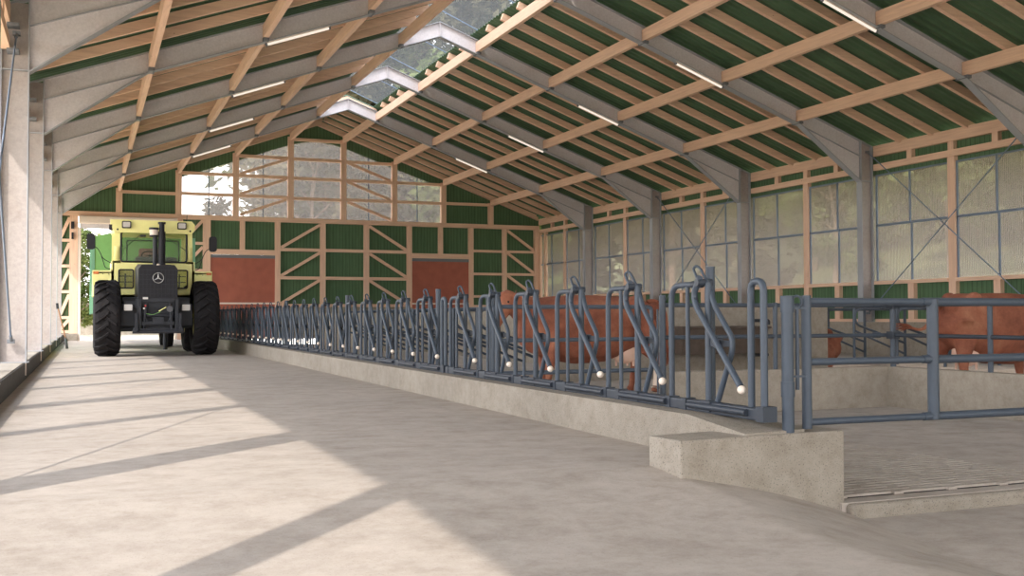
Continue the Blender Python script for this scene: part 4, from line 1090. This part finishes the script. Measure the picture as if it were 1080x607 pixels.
c1 = make_cow((-2.22, 13.75, PEN), math.pi + .06, 'reddish brown cow standing side-on behind the swing gate, head towards the back wall', tail='raised', head_turn=.25)
c2 = make_cow((2.66, 10.95, PEN), .10, 'reddish brown cow behind the low wall railing, rump towards the corner post', tail='swing')
c3 = make_cow((4.48, 17.75, PEN - .08), math.pi + .05, 'reddish brown cow lying down behind the tall concrete partition', pose='lie', tail='tucked')

# ------------------------------------------------------------------ outdoors
b = B(); nx_, ny_ = 40, 40; vs = []; fs = []
def hill(x, y):
    e = max(0, x - 13) * .235; e += 1.2 * math.sin(x * .07 + y * .05) * smooth((x - 16) / 20)
    f = max(0, y - 75) * .03 + max(0, x - 44) * .42
    return -.42 + min(e, 14) + f
for j in range(ny_ + 1):
    for i in range(nx_ + 1):
        x, y = 10.7 + 110 * (i / nx_) ** 1.4, -40 + 190 * j / ny_; vs.append((x, y, hill(x, y)))
for j in range(ny_):
    for i in range(nx_): a = j * (nx_ + 1) + i; fs.append((a, a + 1, a + nx_ + 2, a + nx_ + 1))
o = B().add(vs, fs, True).build('hillside', 'meadow', fix=False); o['kind'] = 'structure'; o['label'] = 'pale grassy hillside beyond the windows'
o = B().add([(-120, D + .35, -.02), (10.8, D + .35, -.02), (10.8, 64, -.02), (-120, 64, -.02)], [(0, 1, 2, 3)]).build('yard_ground', 'sand', fix=False); o['kind'] = 'structure'
o = B().add([(-120, -60, -.45), (10.8, -60, -.45), (10.8, -8, -.45), (-120, -8, -.45)], [(0, 1, 2, 3)]).build('forecourt_ground', 'sand', fix=False); o['kind'] = 'structure'
o = B().add([(-120, -8, -.05), (-10.4, -8, -.05), (-10.4, D + .35, -.05), (-120, D + .35, -.05)], [(0, 1, 2, 3)]).build('side_ground', 'sand', fix=False); o['kind'] = 'structure'
b = B(); vs = [(-120, 64, -.02), (11, 64, -.02), (11, 150, 3), (-120, 150, 3)]; o = b.add(vs, [(0, 1, 2, 3)]).build('far_meadow', 'meadow', fix=False); o['kind'] = 'structure'
w_ = empty('silo_wall', (-13, 58, 0)); B().box((-22, 57.8, 0), (-2, 58.1, 1.7)).build('concrete_panel', 'wallconc', w_); B().box((-22, 57.75, 1.7), (-2, 58.15, 1.78)).build('coping', 'kerb', w_)
tag(w_, 'low sandy concrete wall out in the yard beyond the open roller door', 'wall')

def make_tree(h, cr, mat, seed, n=5200, leaf=.22, trunk_r=.22, low=.3):
    rnd = random.Random(seed); r = empty('tree', (0, 0, 0)); tb_ = B()
    pts = [(0, 0, -.3), (rnd.uniform(-.2, .2), rnd.uniform(-.2, .2), h * .3), (rnd.uniform(-.4, .4), rnd.uniform(-.4, .4), h * .62), (rnd.uniform(-.4, .4), rnd.uniform(-.4, .4), h * .9)]
    tb_.tube(pts, trunk_r, 9, bend=1.0, taper=.04); cl = []
    for i in range(13):
        t = low + (1 - low) * (i + .5) / 13; a = i * 2.4 + rnd.random(); z = h * t * .92
        rad = cr * (math.sin(math.pi * min(1, (t - low) / (1 - low) * .82 + .14)) ** .7)
        e = V((math.cos(a) * rad * .7, math.sin(a) * rad * .7, z + .08 * h)); s0 = V((0, 0, z * .85))
        tb_.tube([s0, s0.lerp(e, .5) + V((0, 0, .2)), e], trunk_r * .4, 6, bend=.6, taper=.02)
        for q in range(4):
            cl.append((e + V((rnd.gauss(0, 1), rnd.gauss(0, 1), rnd.gauss(0, .8))) * cr * .26, cr * rnd.uniform(.22, .38)))
    cl.append((V((0, 0, h * .93)), cr * .35))
    tb_.build('trunk', 'bark', r)
    vs, fs = [], []
    for i in range(n):
        c, rd = cl[rnd.randrange(len(cl))]
        d = V((rnd.gauss(0, 1), rnd.gauss(0, 1), rnd.gauss(0, 1))).normalized(); p = c + d * rd * rnd.random() ** .45
        u = V((rnd.gauss(0, 1), rnd.gauss(0, 1), rnd.gauss(0, .6))).normalized(); v = u.cross(d).normalized(); l = leaf * rnd.uniform(.6, 1.3)
        k_ = len(vs); vs += [p - u * l, p - v * l * .45, p + u * l, p + v * l * .45]; fs.append((k_, k_ + 1, k_ + 2, k_ + 3))
    B().add(vs, fs).build('foliage', mat, r, fix=False)
    return r
T1 = make_tree(16, 4.6, 'leaf1', 1, n=9000, leaf=.30, low=.14); T2 = make_tree(13, 4.2, 'leaf2', 2, n=9500, leaf=.28, low=.12); T3 = make_tree(18, 5.2, 'leaf3', 3, n=10000, leaf=.32, low=.10)
first = {id(T1): True, id(T2): True, id(T3): True}
def plant(T, x, y, z, rot, sc, lab, group):
    if first[id(T)]: o = T; first[id(T)] = False
    else: o = copy_tree(T)
    o.location = (x, y, z); o.rotation_euler = (0, 0, rot); o.scale = (sc, sc, sc)
    tag(o, lab, 'tree', group)
G1 = 'trees behind the gabled back wall'; G2 = 'trees on the hillside beyond the windows'
plant(T2, -9.4, 53.5, 0, 0, .37, 'small bright green tree in the yard seen through the open roller door', 'trees in the yard')
spots = [(-3.4, 64, T1, .31), (2.6, 58, T3, .72), (4.4, 63, T1, .9), (5.5, 61, T3, 1.05), (9.5, 64, T1, 1.15), (14.5, 60, T3, 1.25), (19, 66, T1, 1.35), (7.5, 72, T2, 1.7), (13, 56, T2, 1.2), (24, 60, T3, 1.25), (11, 80, T2, 1.5)]
wh = ['behind the gable window nearest the tractor', 'behind the second gable window', 'left of the middle of the gable', 'behind the middle gable window', 'behind the gable window above the far red door', 'behind the back corner of the hall', 'tall, beyond the back corner', 'tall and light green seen through the ridge glazing', 'light green beside the back corner', 'behind the corner at the foot of the hill', 'far off behind the middle of the gable']
wh[2] = 'behind the second gable post'
for i, ((x, y, T, sc), w0) in enumerate(zip(spots, wh)): plant(T, x, y, 0, i * 1.3, sc, 'leafy tree ' + w0, G1)
hs = []
rnd = random.Random(5)
for i in range(20):
    y = 16 + i * 3.6 + rnd.uniform(-1, 1); x = 38 + rnd.uniform(-4, 5) + (0 if i % 2 else 10); hs.append((x, y))
for i in range(10): hs.append((58 + rnd.uniform(-4, 4), 12 + i * 8.5))
hs += [(24, 33), (22, 52), (27, 44), (31, 27), (20, 60)]
for i, (x, y) in enumerate(hs):
    T = (T1, T3, T2)[i % 3]
    plant(T, x, y, hill(x, y) - .1, i * 1.7, (1.05 if i < 30 else .7) + .3 * rnd.random(), ('%s tree along the hillside wood, %s from the near end' % (('mid green', 'olive', 'light green')[i % 3], ORD[i])) if i < 20 else ('%s tree in the rear line of the hillside wood, %s from the near end' % (('mid green', 'olive', 'light green')[i % 3], ORD[i - 20]) if i < 30 else '%s tree standing alone on the slope, %s of the loose ones' % (('mid green', 'olive', 'light green')[i % 3], ORD[i - 30])), G2)

# ------------------------------------------------------------------ light
w = bpy.data.worlds.new('world'); SC.world = w; w.use_nodes = True; nt = w.node_tree; nt.nodes.clear()
wo = nt.nodes.new('ShaderNodeOutputWorld'); bg = nt.nodes.new('ShaderNodeBackground')
tc = nt.nodes.new('ShaderNodeTexCoord'); sp = nt.nodes.new('ShaderNodeSeparateXYZ'); L(nt, tc.outputs['Generated'], sp.inputs[0])
rp = ramp(nt, sp.outputs['Z'], [(0.0, (0.90, 0.86, 0.82, 1)), (0.25, (0.86, 0.87, 0.90, 1)), (1.0, (0.60, 0.70, 0.86, 1))])
L(nt, rp.outputs['Color'], bg.inputs['Color']); bg.inputs['Strength'].default_value = 4.3
L(nt, bg.outputs[0], wo.inputs['Surface'])
sun = bpy.data.lights.new('sun', 'SUN'); sun.energy = 3.0; sun.angle = math.radians(.7); sun.color = (1.0, .93, .84)
so = bpy.data.objects.new('sun', sun); COL.objects.link(so)
so.rotation_euler = V((.77, .73, -1)).to_track_quat('-Z', 'Y').to_euler()

# ------------------------------------------------------------------ camera
cd = bpy.data.cameras.new('camera'); cam = bpy.data.objects.new('camera', cd); COL.objects.link(cam); SC.camera = cam
f, yaw, pit, rol = 1103.0, .38655, .02757, -.002736
fw = V((math.sin(yaw) * math.cos(pit), math.cos(yaw) * math.cos(pit), math.sin(pit))); rt = V((math.cos(yaw), -math.sin(yaw), 0)); up = rt.cross(fw)
r2 = rt * math.cos(rol) + up * math.sin(rol); u2 = -rt * math.sin(rol) + up * math.cos(rol)
mt = Matrix(((r2.x, u2.x, -fw.x, -9.0439), (r2.y, u2.y, -fw.y, 0), (r2.z, u2.z, -fw.z, .8788), (0, 0, 0, 1)))
cam.matrix_world = mt
cd.sensor_width = 36; cd.lens = f / 1080 * 36; cd.clip_start = .05; cd.clip_end = 600

SC.view_settings.view_transform = 'Standard'; SC.view_settings.look = 'None'; SC.view_settings.gamma = 1; SC.view_settings.use_curve_mapping = False
SC.view_settings.exposure = 0.34
SC.cycles.max_bounces = 8; SC.cycles.diffuse_bounces = 5; SC.cycles.transparent_max_bounces = 12; SC.cycles.use_denoising = True
for o in bpy.data.objects:
    for k_ in ('_o', '_k', '_y'):
        if k_ in o: del o[k_]
